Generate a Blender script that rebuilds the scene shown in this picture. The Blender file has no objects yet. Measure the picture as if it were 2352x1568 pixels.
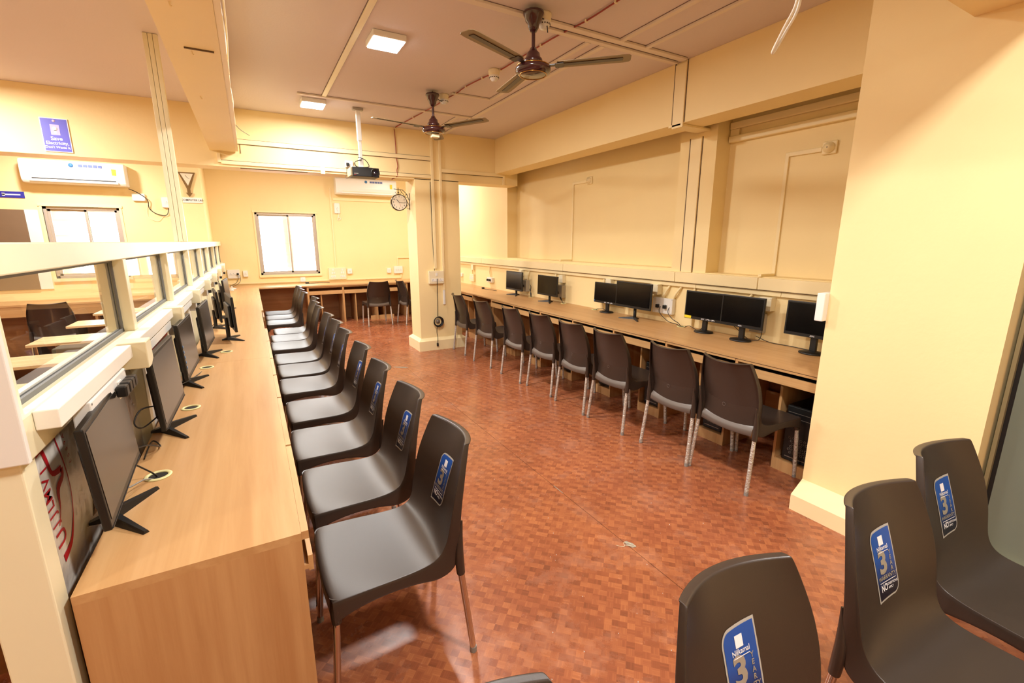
import bpy, bmesh, math, random
from mathutils import Vector, Matrix
random.seed(7)
S = bpy.context.scene
COL = S.collection
R = math.radians
PI = math.pi
# ------------------------------------------------------------------ camera
cam = bpy.data.cameras.new('camera'); cam.sensor_width = 36; cam.lens = 1047/2352*36; cam.clip_start = .05
co = bpy.data.objects.new('camera', cam); COL.objects.link(co)
co.location = (0, 0, 1.65)
co.rotation_euler = (R(90-12.367), 0, -0.5129)
S.camera = co
# ------------------------------------------------------------------ world and exposure
W = bpy.data.worlds.new('world'); S.world = W; W.use_nodes = True
wn = W.node_tree.nodes; wl = W.node_tree.links
bg = wn['Background']; bg.inputs[0].default_value = (1.0, .98, .95, 1); bg.inputs[1].default_value = 9.0
S.view_settings.view_transform = 'Standard'; S.view_settings.look = 'None'
S.view_settings.gamma = 1; S.view_settings.use_curve_mapping = False
S.view_settings.exposure = 0.13
# ------------------------------------------------------------------ ceiling lamp positions (x, y, watts)
LAMPS = [(1.08, 3.90, 66), (.78, 5.92, 36), (1.15, .18, 68), (1.1, 2.05, 22), (1.1, -1.7, 16),
         (-2.3, 5.6, 84), (-2.3, 2.6, 90), (-2.3, 0.0, 24), (.9, 8.6, 60), (3.0, 8.9, 38), (-2.2, 8.2, 72)]
LIGHT_COL = (1.0, .972, .93)

# ================================================================== helpers
class MB:
    def __init__(s): s.v = []; s.f = []; s.sm = []; s.M = Matrix.Identity(4)
    def add(s, vs, fs, smooth=False):
        o = len(s.v); s.v += [tuple(s.M @ Vector(p)) for p in vs]
        s.f += [tuple(o+i for i in f) for f in fs]; s.sm += [smooth]*len(fs); return s
    def box(s, x0, x1, y0, y1, z0, z1, b=0):
        if b <= 0:
            vs = [(x, y, z) for z in (z0, z1) for y in (y0, y1) for x in (x0, x1)]
            return s.add(vs, [(0,2,3,1),(4,5,7,6),(0,1,5,4),(2,6,7,3),(0,4,6,2),(1,3,7,5)])
        bm = bmesh.new(); bmesh.ops.create_cube(bm, size=1)
        for v in bm.verts: v.co = Vector(((x0+x1)/2+v.co.x*(x1-x0), (y0+y1)/2+v.co.y*(y1-y0), (z0+z1)/2+v.co.z*(z1-z0)))
        bmesh.ops.bevel(bm, geom=bm.edges[:], offset=b, segments=2, affect='EDGES', profile=.5)
        s.add([v.co[:] for v in bm.verts], [tuple(v.index for v in f.verts) for f in bm.faces]); bm.free(); return s
    def tube(s, pts, r, n=8, smooth=True, caps=True):
        P = [Vector(p) for p in pts]; rs = r if isinstance(r, (list, tuple)) else [r]*len(P)
        vs = []; fs = []; up = None
        for i, p in enumerate(P):
            t = (P[min(i+1, len(P)-1)]-P[max(i-1, 0)]).normalized()
            if up is None:
                up = Vector((0, 0, 1)) if abs(t.z) < .9 else Vector((0, 1, 0))
            a = t.cross(up)
            if a.length < 1e-5: a = t.cross(Vector((1, 0, 0)))
            a.normalize(); b = a.cross(t).normalized(); up = b
            for k in range(n):
                q = 2*PI*k/n; vs.append(tuple(p+(a*math.cos(q)+b*math.sin(q))*rs[i]))
        for i in range(len(P)-1):
            for k in range(n):
                fs.append((i*n+k, i*n+(k+1) % n, (i+1)*n+(k+1) % n, (i+1)*n+k))
        s.add(vs, fs, smooth)
        if caps:
            s.add([vs[k] for k in range(n)], [tuple(range(n-1, -1, -1))]) if s.M == Matrix.Identity(4) else s.add(vs[:n], [tuple(range(n-1, -1, -1))])
            s.add(vs[-n:], [tuple(range(n))])
        return s
    def lathe(s, prof, n=24, c=(0, 0, 0), axis='z', smooth=True):
        vs = []; fs = []
        for (r, h) in prof:
            for k in range(n):
                a = 2*PI*k/n; x, y, z = r*math.cos(a), r*math.sin(a), h
                if axis == 'y': x, y, z = x, h, y
                if axis == 'x': x, y, z = h, x, y
                vs.append((c[0]+x, c[1]+y, c[2]+z))
        for i in range(len(prof)-1):
            for k in range(n):
                fs.append((i*n+k, i*n+(k+1) % n, (i+1)*n+(k+1) % n, (i+1)*n+k))
        s.add(vs, fs, smooth); return s
    def poly(s, pts, h, axis='y', y=0):
        """prism of an xz outline, thickness h along y from y"""
        n = len(pts); vs = [(p[0], y, p[1]) for p in pts]+[(p[0], y+h, p[1]) for p in pts]
        fs = [tuple(range(n)), tuple(range(2*n-1, n-1, -1))]+[(i, i+n, (i+1) % n+n, (i+1) % n) for i in range(n)]
        return s.add(vs, fs)
    def build(s, name, mat, parent=None, bevel=0, fix=True):
        me = bpy.data.meshes.new(name); me.from_pydata(s.v, [], s.f)
        if fix:
            bm = bmesh.new(); bm.from_mesh(me); bmesh.ops.recalc_face_normals(bm, faces=bm.faces[:]); bm.to_mesh(me); bm.free()
        me.polygons.foreach_set('use_smooth', s.sm)
        me.materials.append(mat); me.update()
        o = bpy.data.objects.new(name, me); COL.objects.link(o)
        if parent: o.parent = parent
        if bevel:
            m = o.modifiers.new('bevel', 'BEVEL'); m.width = bevel; m.segments = 2; m.limit_method = 'ANGLE'
        return o

def box(name, mat, x0, x1, y0, y1, z0, z1, parent=None, b=0):
    return MB().box(x0, x1, y0, y1, z0, z1, b).build(name, mat, parent)
def thing(name, label, cat, loc=(0, 0, 0), rz=0, group=None):
    o = bpy.data.objects.new(name, None); COL.objects.link(o); o.empty_display_size = .1
    o.location = loc; o.rotation_euler = (0, 0, rz); o['label'] = label; o['category'] = cat
    if group: o['group'] = group
    return o
def tag(o, label, cat, group=None):
    o['label'] = label; o['category'] = cat
    if group: o['group'] = group
    return o
def struct(o, label=None):
    o['kind'] = 'structure'
    if label: o['label'] = label
    return o
def lab(o, l): o['label'] = l; return o
def children(o): return [c for c in bpy.data.objects if c.parent == o]
def dup(root, loc, rz, label, group=None):
    kids = KIDS.get(root.name) or children(root)
    KIDS[root.name] = kids
    r = root.copy(); COL.objects.link(r); r.location = loc; r.rotation_euler = (0, 0, rz); r['label'] = label
    if group: r['group'] = group
    for ch in kids:
        c = ch.copy(); COL.objects.link(c); c.parent = r
        g2 = KIDS.get(ch.name)
        if g2 is None: g2 = KIDS[ch.name] = children(ch)
        for g in g2:
            d = g.copy(); COL.objects.link(d); d.parent = c
    return r
KIDS = {}
_fc = {}
def text_geo(t, size=1.0, bold=0.0, sx=1.0):
    k = (t, bold)
    if k not in _fc:
        cu = bpy.data.curves.new('t', 'FONT'); cu.body = t; cu.size = 1; cu.offset = bold; cu.resolution_u = 3; cu.align_x = 'CENTER'; cu.align_y = 'CENTER'
        o = bpy.data.objects.new('t', cu); COL.objects.link(o)
        me = o.to_mesh(); vs = [v.co[:] for v in me.vertices]; fs = [tuple(p.vertices) for p in me.polygons]; o.to_mesh_clear()
        bpy.data.objects.remove(o); bpy.data.curves.remove(cu); _fc[k] = (vs, fs)
    vs, fs = _fc[k]
    return [(v[0]*size*sx, v[1]*size) for v in vs], fs
def text_obj(name, t, size, mat, parent, fn, bold=0.0, sx=1.0):
    vs, fs = text_geo(t, size, bold, sx)
    mb = MB(); mb.add([fn(x, y) for x, y in vs], fs); return mb.build(name, mat, parent, fix=False)

# ================================================================== materials
def lin(c):
    return tuple(((x/255)/12.92 if x/255 <= .04045 else ((x/255+.055)/1.055)**2.4) for x in c)
def mat(name, c, rough=.5, metal=0, spec=.5, noise=0, nscale=20, bump=0, bscale=60, coat=0, trans=0, emit=None, es=0, srgb=True):
    m = bpy.data.materials.new(name); m.use_nodes = True; nt = m.node_tree; b = nt.nodes['Principled BSDF']
    col = lin(c) if srgb else c
    b.inputs['Base Color'].default_value = (*col, 1); b.inputs['Roughness'].default_value = rough
    b.inputs['Metallic'].default_value = metal; b.inputs['Specular IOR Level'].default_value = spec
    b.inputs['Coat Weight'].default_value = coat
    if emit: b.inputs['Emission Color'].default_value = (*emit, 1); b.inputs['Emission Strength'].default_value = es
    tc = nt.nodes.new('ShaderNodeTexCoord')
    if noise:
        n = nt.nodes.new('ShaderNodeTexNoise'); n.inputs['Scale'].default_value = nscale; n.inputs['Detail'].default_value = 3
        nt.links.new(tc.outputs['Object'], n.inputs['Vector'])
        mx = nt.nodes.new('ShaderNodeMix'); mx.data_type = 'RGBA'
        mx.inputs['A'].default_value = (*[x*(1-noise) for x in col], 1); mx.inputs['B'].default_value = (*[min(1, x*(1+noise)) for x in col], 1)
        nt.links.new(n.outputs['Fac'], mx.inputs['Factor']); nt.links.new(mx.outputs['Result'], b.inputs['Base Color'])
    if bump:
        n = nt.nodes.new('ShaderNodeTexNoise'); n.inputs['Scale'].default_value = bscale; n.inputs['Detail'].default_value = 3
        nt.links.new(tc.outputs['Object'], n.inputs['Vector'])
        bp = nt.nodes.new('ShaderNodeBump'); bp.inputs['Strength'].default_value = bump; bp.inputs['Distance'].default_value = .01
        nt.links.new(n.outputs['Fac'], bp.inputs['Height']); nt.links.new(bp.outputs['Normal'], b.inputs['Normal'])
    return m
def wood(name, c1, c2, grain, rough=.38, scale=1.0):
    m = bpy.data.materials.new(name); m.use_nodes = True; nt = m.node_tree; b = nt.nodes['Principled BSDF']
    tc = nt.nodes.new('ShaderNodeTexCoord'); mp = nt.nodes.new('ShaderNodeMapping')
    sc = {'x': (1.2, 26, 26), 'y': (26, 1.2, 26), 'z': (26, 26, 1.2)}[grain]
    mp.inputs['Scale'].default_value = tuple(v*scale for v in sc)
    nt.links.new(tc.outputs['Object'], mp.inputs['Vector'])
    n = nt.nodes.new('ShaderNodeTexNoise'); n.inputs['Scale'].default_value = 1.0; n.inputs['Detail'].default_value = 5; n.inputs['Roughness'].default_value = .65; n.inputs['Distortion'].default_value = .35
    nt.links.new(mp.outputs['Vector'], n.inputs['Vector'])
    n2 = nt.nodes.new('ShaderNodeTexNoise'); n2.inputs['Scale'].default_value = .28; n2.inputs['Detail'].default_value = 3; n2.inputs['Distortion'].default_value = 1.0
    nt.links.new(mp.outputs['Vector'], n2.inputs['Vector'])
    ad = nt.nodes.new('ShaderNodeMath'); ad.operation = 'ADD'; nt.links.new(n.outputs['Fac'], ad.inputs[0]); nt.links.new(n2.outputs['Fac'], ad.inputs[1])
    cr = nt.nodes.new('ShaderNodeValToRGB'); cr.color_ramp.elements[0].position = .38; cr.color_ramp.elements[1].position = .66
    cr.color_ramp.elements[0].color = (*lin(c2), 1); cr.color_ramp.elements[1].color = (*lin(c1), 1)
    hf = nt.nodes.new('ShaderNodeMath'); hf.operation = 'MULTIPLY'; hf.inputs[1].default_value = .5
    nt.links.new(ad.outputs[0], hf.inputs[0]); nt.links.new(hf.outputs[0], cr.inputs['Fac']); nt.links.new(cr.outputs['Color'], b.inputs['Base Color'])
    b.inputs['Roughness'].default_value = rough; b.inputs['Specular IOR Level'].default_value = .5
    return m
def glass(name, tint=(1, 1, 1), refl=.04, ior=1.35):
    m = bpy.data.materials.new(name); m.use_nodes = True; nt = m.node_tree; nt.nodes.clear()
    o = nt.nodes.new('ShaderNodeOutputMaterial'); mx = nt.nodes.new('ShaderNodeMixShader')
    t = nt.nodes.new('ShaderNodeBsdfTransparent'); t.inputs[0].default_value = (*tint, 1)
    g = nt.nodes.new('ShaderNodeBsdfGlossy'); g.inputs['Roughness'].default_value = .02
    f = nt.nodes.new('ShaderNodeFresnel'); f.inputs[0].default_value = ior
    a = nt.nodes.new('ShaderNodeMath'); a.operation = 'ADD'; a.inputs[1].default_value = refl; a.use_clamp = True
    nt.links.new(f.outputs[0], a.inputs[0])
    ge = nt.nodes.new('ShaderNodeNewGeometry'); q = nt.nodes.new('ShaderNodeMath'); q.operation = 'SUBTRACT'; q.inputs[0].default_value = 1; nt.links.new(ge.outputs['Backfacing'], q.inputs[1])
    w = nt.nodes.new('ShaderNodeMath'); w.operation = 'MULTIPLY'; nt.links.new(a.outputs[0], w.inputs[0]); nt.links.new(q.outputs[0], w.inputs[1])   # reflect on the outer face only
    nt.links.new(w.outputs[0], mx.inputs[0])
    nt.links.new(t.outputs[0], mx.inputs[1]); nt.links.new(g.outputs[0], mx.inputs[2]); nt.links.new(mx.outputs[0], o.inputs[0])
    return m

M_wall = mat('wall_paint', (248, 225, 170), .6, noise=.05, nscale=1.6, bump=.10, bscale=28, spec=.3)
M_trim = mat('trim_paint', (248, 228, 179), .5, noise=.03, nscale=6, bump=.06, bscale=20)
M_ceil = mat('ceiling_paint', (226, 214, 210), .8, noise=.03, nscale=1.2, bump=.12, bscale=50, spec=.2)
M_cduct = mat('ceiling_trunking', (232, 220, 204), .55)
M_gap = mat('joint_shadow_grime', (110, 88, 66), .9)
M_cream = mat('cream_enamel', (242, 234, 200), .35, noise=.02, nscale=8)
M_white = mat('white_plastic', (240, 238, 232), .35)
M_wduct = mat('white_trunking', (244, 240, 230), .4)
M_ivory = mat('ivory_plastic', (240, 228, 195), .4)
M_black = mat('black_plastic', (20, 19, 19), .42, bump=.05, bscale=300)
M_blackm = mat('black_matt_plastic', (26, 25, 26), .55)
M_screen = mat('monitor_glass', (9, 9, 10), .16, spec=.5)
M_screenl = mat('monitor_matt_screen', (22, 19, 18), .30, spec=.9)
M_chair = mat('brown_moulded_plastic', (54, 43, 36), .36, spec=.55, bump=.03, bscale=400)
M_lip = mat('brown_moulded_plastic_rib', (98, 88, 80), .38, spec=.6)  # rib's caught light painted as lighter grey brown; mould marks share it
M_chrome = mat('chrome_tube', (205, 200, 195), .18, metal=1)
M_wrap = mat('plastic_wrapped_tube', (205, 198, 188), .38, metal=.55, bump=1.0, bscale=70)
M_foot = mat('grey_rubber', (140, 136, 130), .6)
M_desk = wood('beech_laminate', (210, 168, 116), (192, 146, 94), 'y')
M_deskz = wood('beech_laminate_upright', (206, 162, 110), (184, 134, 84), 'z')
M_deskx = wood('beech_laminate_across', (212, 170, 118), (195, 148, 96), 'x')
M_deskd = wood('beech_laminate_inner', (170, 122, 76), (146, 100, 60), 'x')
M_edge = mat('dark_edge_band', (70, 40, 26), .5)
M_edge_shade = mat('ceiling_edge_shade', (128, 108, 104), .9)  # shadow edges of the ceiling trunking, painted as dark strips
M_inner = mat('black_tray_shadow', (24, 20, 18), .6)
M_alu = mat('window_aluminium', (205, 198, 190), .35, metal=.55)
M_glass = glass('window_glass', (.97, .99, 1), .02)
M_pglass = glass('partition_glass', (.96, .96, .94), .02, 1.25)
M_rubber = mat('grey_gasket', (110, 112, 112), .6)
M_maroon = mat('maroon_enamel', (58, 24, 26), .2, coat=.6)
M_gold = mat('gold_trim', (190, 140, 70), .25, metal=1)
M_blade = mat('bronze_blade', (128, 108, 76), .38, metal=.25)
M_blade2 = mat('dark_blade_stripe', (52, 36, 30), .35)
M_lamp = mat('lamp_diffuser', (255, 255, 255), .5, emit=(1, .97, .93), es=14)
M_red = mat('red_wire', (150, 48, 34), .45)
M_greend = mat('grey_green_laminate', (112, 120, 108), .32, noise=.04, nscale=3)
M_purple = mat('sign_purple', (96, 92, 200), .4)
M_blue = mat('sign_blue', (46, 48, 160), .4)
M_print = mat('white_print', (240, 240, 245), .5)
M_ink = mat('dark_ink', (60, 58, 56), .6)
M_sgrey = mat('sticker_border', (176, 172, 164), .35)
M_silver = mat('sticker_silver', (170, 164, 150), .3, metal=.3)
M_brass = mat('dark_wood_clock', (120, 92, 50), .45)
M_dial = mat('clock_dial', (232, 222, 200), .4)
M_yel = mat('yellow_tag', (240, 215, 40), .5)
M_bluet = mat('blue_tag', (70, 130, 190), .5)
M_ply = mat('polythene_wrapped_board', (236, 228, 216), .28, noise=.12, nscale=7, bump=.6, bscale=16)
M_brownb = mat('brown_board', (122, 98, 74), .6, noise=.06, nscale=9)
M_redp = mat('red_print', (190, 24, 36), .5)
M_silverbox = mat('grey_metal_box', (176, 170, 158), .4, metal=.3)
M_cpu = mat('black_tower_case', (16, 16, 17), .25)
M_honey = mat('tower_grille', (150, 138, 128), .4, metal=.4)
M_dust = mat('grey_screed', (150, 140, 124), .9, noise=.1, nscale=30)

def sticker_mat():
    m = bpy.data.materials.new('sticker_blue'); m.use_nodes = True; nt = m.node_tree; b = nt.nodes['Principled BSDF']
    tc = nt.nodes.new('ShaderNodeTexCoord'); sp = nt.nodes.new('ShaderNodeSeparateXYZ'); cr = nt.nodes.new('ShaderNodeValToRGB')
    mr = nt.nodes.new('ShaderNodeMapRange'); mr.inputs['From Min'].default_value = .57; mr.inputs['From Max'].default_value = .76
    nt.links.new(tc.outputs['Object'], sp.inputs[0]); nt.links.new(sp.outputs['Z'], mr.inputs['Value']); nt.links.new(mr.outputs['Result'], cr.inputs['Fac'])
    e = cr.color_ramp.elements; e[0].position = .15; e[0].color = (*lin((14, 14, 34)), 1); e[1].position = .62; e[1].color = (*lin((24, 78, 160)), 1)
    nt.links.new(cr.outputs['Color'], b.inputs['Base Color']); b.inputs['Roughness'].default_value = .3
    return m
M_stick = sticker_mat()

def floor_mat():
    m = bpy.data.materials.new('basket_weave_vinyl'); m.use_nodes = True; nt = m.node_tree; N = nt.nodes.new; L = nt.links.new
    b = nt.nodes['Principled BSDF']
    def math_(op, a=None, c=None, v=None, w=None):
        n = N('ShaderNodeMath'); n.operation = op
        if a is not None: L(a, n.inputs[0])
        if c is not None: L(c, n.inputs[1])
        if v is not None: n.inputs[1].default_value = v
        if w is not None: n.inputs[0].default_value = w
        return n.outputs[0]
    tc = N('ShaderNodeTexCoord'); mp = N('ShaderNodeMapping'); mp.inputs['Rotation'].default_value = (0, 0, R(45)); c = 1/.033
    mp.inputs['Scale'].default_value = (c, c, c); L(tc.outputs['Object'], mp.inputs['Vector'])
    sp = N('ShaderNodeSeparateXYZ'); L(mp.outputs['Vector'], sp.inputs[0]); X = sp.outputs['X']; Y = sp.outputs['Y']
    ix = math_('FLOOR', X); iy = math_('FLOOR', Y); fx = math_('FRACT', X); fy = math_('FRACT', Y)
    sm = math_('ADD', ix, iy); par = math_('FLOORED_MODULO', sm, v=2.0)
    def mixv(f, a, c_):   # a*(1-f)+c*f
        n = N('ShaderNodeMix'); n.data_type = 'FLOAT'; L(f, n.inputs['Factor']); L(a, n.inputs['A']); L(c_, n.inputs['B']); return n.outputs['Result']
    s = mixv(par, fx, fy); s4 = math_('MULTIPLY', s, v=4.0); si = math_('FLOOR', s4); sf = math_('FRACT', s4)
    # regular light and dark blocks of the print
    k1 = math_('FLOORED_MODULO', math_('ADD', ix, math_('MULTIPLY', iy, v=2.0)), v=5.0)
    blk = math_('LESS_THAN', k1, v=1.5)
    cb = N('ShaderNodeCombineXYZ'); L(ix, cb.inputs[0]); L(iy, cb.inputs[1]); L(si, cb.inputs[2])
    wn_ = N('ShaderNodeTexWhiteNoise'); L(cb.outputs[0], wn_.inputs['Vector'])
    cb2 = N('ShaderNodeCombineXYZ'); L(ix, cb2.inputs[0]); L(iy, cb2.inputs[1])
    wn2 = N('ShaderNodeTexWhiteNoise'); L(cb2.outputs[0], wn2.inputs['Vector'])
    v = math_('ADD', math_('MULTIPLY', wn_.outputs['Value'], v=.14), math_('MULTIPLY', wn2.outputs['Value'], v=.17))
    v = math_('ADD', v, math_('MULTIPLY', blk, v=-.15)); v = math_('ADD', v, v=.40)
    e = math_('LESS_THAN', sf, v=.10); v = math_('ADD', v, math_('MULTIPLY', e, v=-.12))
    lg = N('ShaderNodeTexNoise'); lg.inputs['Scale'].default_value = 2.2; lg.inputs['Detail'].default_value = 4; L(tc.outputs['Object'], lg.inputs['Vector'])
    v = math_('ADD', v, math_('MULTIPLY', math_('ADD', lg.outputs['Fac'], v=-.5), v=.5))
    cr = N('ShaderNodeValToRGB'); el = cr.color_ramp.elements; el[0].position = 0; el[0].color = (*lin((104, 60, 42)), 1); el[1].position = .85; el[1].color = (*lin((188, 118, 75)), 1)
    q = cr.color_ramp.elements.new(.42); q.color = (*lin((149, 85, 56)), 1)
    L(v, cr.inputs['Fac'])
    # dusty scuffs
    sc = N('ShaderNodeTexNoise'); sc.inputs['Scale'].default_value = 3.4; sc.inputs['Detail'].default_value = 8; sc.inputs['Roughness'].default_value = .7; L(tc.outputs['Object'], sc.inputs['Vector'])
    mr = N('ShaderNodeMapRange'); mr.inputs['From Min'].default_value = .52; mr.inputs['From Max'].default_value = .74; mr.inputs['To Max'].default_value = .28; L(sc.outputs['Fac'], mr.inputs['Value'])
    mx = N('ShaderNodeMix'); mx.data_type = 'RGBA'; L(mr.outputs['Result'], mx.inputs['Factor']); L(cr.outputs['Color'], mx.inputs['A']); mx.inputs['B'].default_value = (*lin((200, 156, 132)), 1)
    L(mx.outputs['Result'], b.inputs['Base Color'])
    rr = N('ShaderNodeMapRange'); rr.inputs['To Min'].default_value = .17; rr.inputs['To Max'].default_value = .36; L(sc.outputs['Fac'], rr.inputs['Value']); L(rr.outputs['Result'], b.inputs['Roughness'])
    b.inputs['Specular IOR Level'].default_value = .5
    bn = N('ShaderNodeTexNoise'); bn.inputs['Scale'].default_value = 5; L(tc.outputs['Object'], bn.inputs['Vector'])
    bp = N('ShaderNodeBump'); bp.inputs['Strength'].default_value = .12; bp.inputs['Distance'].default_value = .02; L(bn.outputs['Fac'], bp.inputs['Height']); L(bp.outputs['Normal'], b.inputs['Normal'])
    return m
M_floor = floor_mat()

# ================================================================== the room
CZ = 3.18      # ceiling
XR = 3.84      # right wall face
DR = .80       # right desk height
YF = 10.65     # far wall
YL = 9.45      # far wall of the left bay
DZ = .79       # worktop height
struct(box('floor', M_dust, -5.3, 4.4, -3.3, 11.2, -.25, -.004))
FL = bpy.data.objects['floor']
def sheet(x0, x1, y0, y1):
    return box('vinyl_sheet', M_floor, x0, x1, y0, y1, -.004, 0, FL)
sheet(-5.2, -.36, -3.2, 11.1); sheet(-.357, 1.655, -3.2, 5.83); sheet(1.659, 3.8, -3.2, 5.83); sheet(-.357, 1.50, 5.834, 11.1); sheet(1.503, 3.8, 5.834, 11.1)
# torn corner and lifted strips along the joint
mb = MB()
for (x, y, w, l, a) in ((1.60, 5.88, .05, .22, .9), (1.675, 1.63, .034, .07, .3), (1.658, 2.3, .006, .12, 0)):
    c, s_ = math.cos(a), math.sin(a)
    pts = [(-w/2, -l/2*.7), (w*.1, -l/2), (w/2, -l*.1), (w*.3, l*.45), (-w*.2, l/2), (-w*.5, l*.2)]
    P = [(x+px*c-py*s_, y+px*s_+py*c) for px, py in pts]; n = len(P)
    mb.add([(p[0], p[1], 0) for p in P]+[(p[0], p[1], .0012) for p in P], [tuple(range(n)), tuple(range(n, 2*n))]+[(i, (i+1) % n, (i+1) % n+n, i+n) for i in range(n)])
lab(mb.build('worn_patch', M_dust, FL), 'grey torn patches along the flooring joint')
struct(box('ceiling', M_ceil, -5.3, 4.4, -3.3, 11.2, CZ, CZ+.2))
def wall_with_hole(name, m, x0, x1, y0, y1, z0, z1, hx0, hx1, hz0, hz1, more=None):
    mb = MB(); mb.box(x0, hx0, y0, y1, z0, z1); mb.box(hx1, x1, y0, y1, z0, z1); mb.box(hx0, hx1, y0, y1, z0, hz0); mb.box(hx0, hx1, y0, y1, hz1, z1)
    return struct(mb.build(name, m))
wall_with_hole('wall_far', M_wall, -.66, 4.4, YF, YF+.25, 0, CZ, .145, 1.262, .98, 2.215)
wall_with_hole('wall_far_left', M_wall, -5.2, -.60, YL, YL+1.2, 0, CZ, -2.60, -1.715, 1.10, 2.16)
struct(box('wall_left', M_wall, -5.4, -5.2, -3.3, 11.2, 0, CZ))
struct(box('wall_back', M_wall, -5.3, 4.4, -3.3, -3.1, 0, CZ))
# right wall with two recessed bays
mb = MB()
mb.box(4.03, 4.2, -3.3, YF+.2, 0, CZ)                       # back of the recesses
mb.box(XR, 4.03, 6.98, YF+.1, 0, CZ)
mb.box(XR, 4.03, 2.98, 3.40, 0, CZ)
mb.box(XR, 4.03, -3.2, 2.98, 0, 1.352); mb.box(XR, 4.03, 3.40, 6.98, 0, 1.378)
mb.box(XR, 4.03, -3.2, -.6, 1.3, CZ)
struct(mb.build('wall_right', M_wall))
# beams and pillars
struct(box('trim_1', M_wall, 3.451, 3.73, 1.40, 6.70, 2.675, CZ-.001), 'cream beam along the right wall')
struct(box('trim_2', M_wall, -5.2, 3.85, 6.66, 6.98, 2.52, CZ-.001), 'cream beam across the room over the pillar')
mb = MB(); mb.box(-.29, -.03, -3.2, 6.665, 2.69, CZ-.001)
struct(mb.build('trim_3', M_wall), 'cream ceiling beam above the glazed partition')
struct(box('trim_4', M_wall, -5.2, 3.5, .68, .99, 2.63, CZ-.001), 'cream beam crossing overhead at the near column')
mb = MB(); mb.box(2.15, 2.83, 6.66, 7.10, 0, 2.53)
P1 = struct(mb.build('pillar', M_wall), 'square cream pillar in the middle of the room')
mb = MB(); mb.box(2.10, 2.88, 6.60, 7.15, 0, .15); 
mb.add([(2.10, 6.60, .15), (2.88, 6.60, .15), (2.88, 7.15, .15), (2.10, 7.15, .15), (2.15, 6.66, .19), (2.83, 6.66, .19), (2.83, 7.10, .19), (2.15, 7.10, .19)],
       [(0, 1, 5, 4), (1, 2, 6, 5), (2, 3, 7, 6), (3, 0, 4, 7)])
mb.build('plinth', M_trim, P1)
mb = MB(); mb.box(2.93, 3.9, .66, 1.41, 0, CZ-.0015)
P2 = struct(mb.build('column', M_wall), 'broad cream column at the right beside the grey green door')
mb = MB(); mb.box(2.80, 3.9, .60, 1.40, 0, .10)
mb.add([(2.80, .60, .10), (2.80, 1.40, .10), (2.93, 1.41, .165), (2.93, .60, .165)], [(0, 1, 2, 3)])
mb.add([(2.80, 1.40, .10), (3.2, 1.40, .10), (3.2, 1.41, .165), (2.93, 1.41, .165)], [(0, 1, 2, 3)])
mb.build('plinth', M_trim, P2)
# door at the right
D = thing('door_1', 'grey green laminated door leaf', 'door'); del D['category']; D['kind'] = 'structure'
box('door_leaf', M_greend, 3.05, 3.09, -.55, .612, .12, 2.3, D)
mb = MB(); mb.box(3.03, 3.10, .630, .645, .0, 2.4); mb.box(3.03, 3.1, -.6, -.56, 0, 2.4); mb.box(3.03, 3.1, -.6, .645, 2.3, 2.4); mb.build('door_frame', mat('door_frame_laminate', (140, 128, 96), .4), D)
box('gap_seal', M_inner, 3.055, 3.12, .6125, .6295, .12, 2.3, D); box('threshold', M_trim, 2.98, 3.1, -.6, .645, 0, .115, D)
struct(box('wall_right_near', M_wall, 3.10, 3.3, -3.2, -.6, 0, CZ)); struct(box('wall_right_over_door', M_wall, 3.10, 3.3, -.6, .66, 2.4, CZ))
# skirting left of post etc
# windows
def window(n, x0, x1, z0, z1, y, split, extra=None):
    w = thing('window_%d' % n, '', 'window'); del w['category']; w['kind'] = 'structure'
    w['label'] = 'sliding aluminium window ' + ('in the far wall' if n == 1 else 'in the left bay')
    mb = MB(); f = .038
    mb.box(x0, x0+f, y+.02, y+.09, z0, z1); mb.box(x1-f, x1, y+.02, y+.09, z0, z1); mb.box(x0, x1, y+.02, y+.09, z0, z0+f); mb.box(x0, x1, y+.02, y+.09, z1-f, z1)
    mb.build('window_frame', M_alu, w)
    def sash(a, b, yy):
        m2 = MB(); g = .03
        m2.box(a, a+g, yy, yy+.02, z0+f, z1-f); m2.box(b-g, b, yy, yy+.02, z0+f, z1-f); m2.box(a, b, yy, yy+.02, z0+f, z0+f+g); m2.box(a, b, yy, yy+.02, z1-f-g, z1-f)
        s_ = m2.build('sash', M_alu, w); box('pane', M_glass, a+g, b-g, yy+.008, yy+.012, z0+f+g, z1-f-g, s_)
    sash(x0+f, split+.02, y+.06); sash(split-.015, x1-f, y+.03)
    mb = MB(); mb.box(x0-.04, x1+.04, y-.018, y+.02, z1, z1+.035); mb.box(x0-.03, x1+.03, y-.03, y+.02, z0-.045, z0); mb.box(x0-.03, x0, y-.012, y+.02, z0, z1); mb.box(x1, x1+.03, y-.012, y+.02, z0, z1)
    mb.build('window_surround', M_trim, w)
    # security grille outside
    mb = MB()
    for k in range(5): mb.box(x0, x1, y+.17, y+.178, z0+.16+k*.235, z0+.166+k*.235)
    mb.build('grille', M_alu, w)
    return w
window(1, .145, 1.262, .98, 2.215, YF, .735)
window(2, -2.60, -1.715, 1.10, 2.16, YL, -2.13)
# neighbouring wall strip seen out of the far window
tag(box('outside_downpipe', mat('outside_stone', (226, 220, 206), .9, noise=.15, nscale=8), .66, .80, 11.0, 11.08, -.004, 2.6), 'stone coloured strip seen outside the far window', 'pipe')

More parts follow.
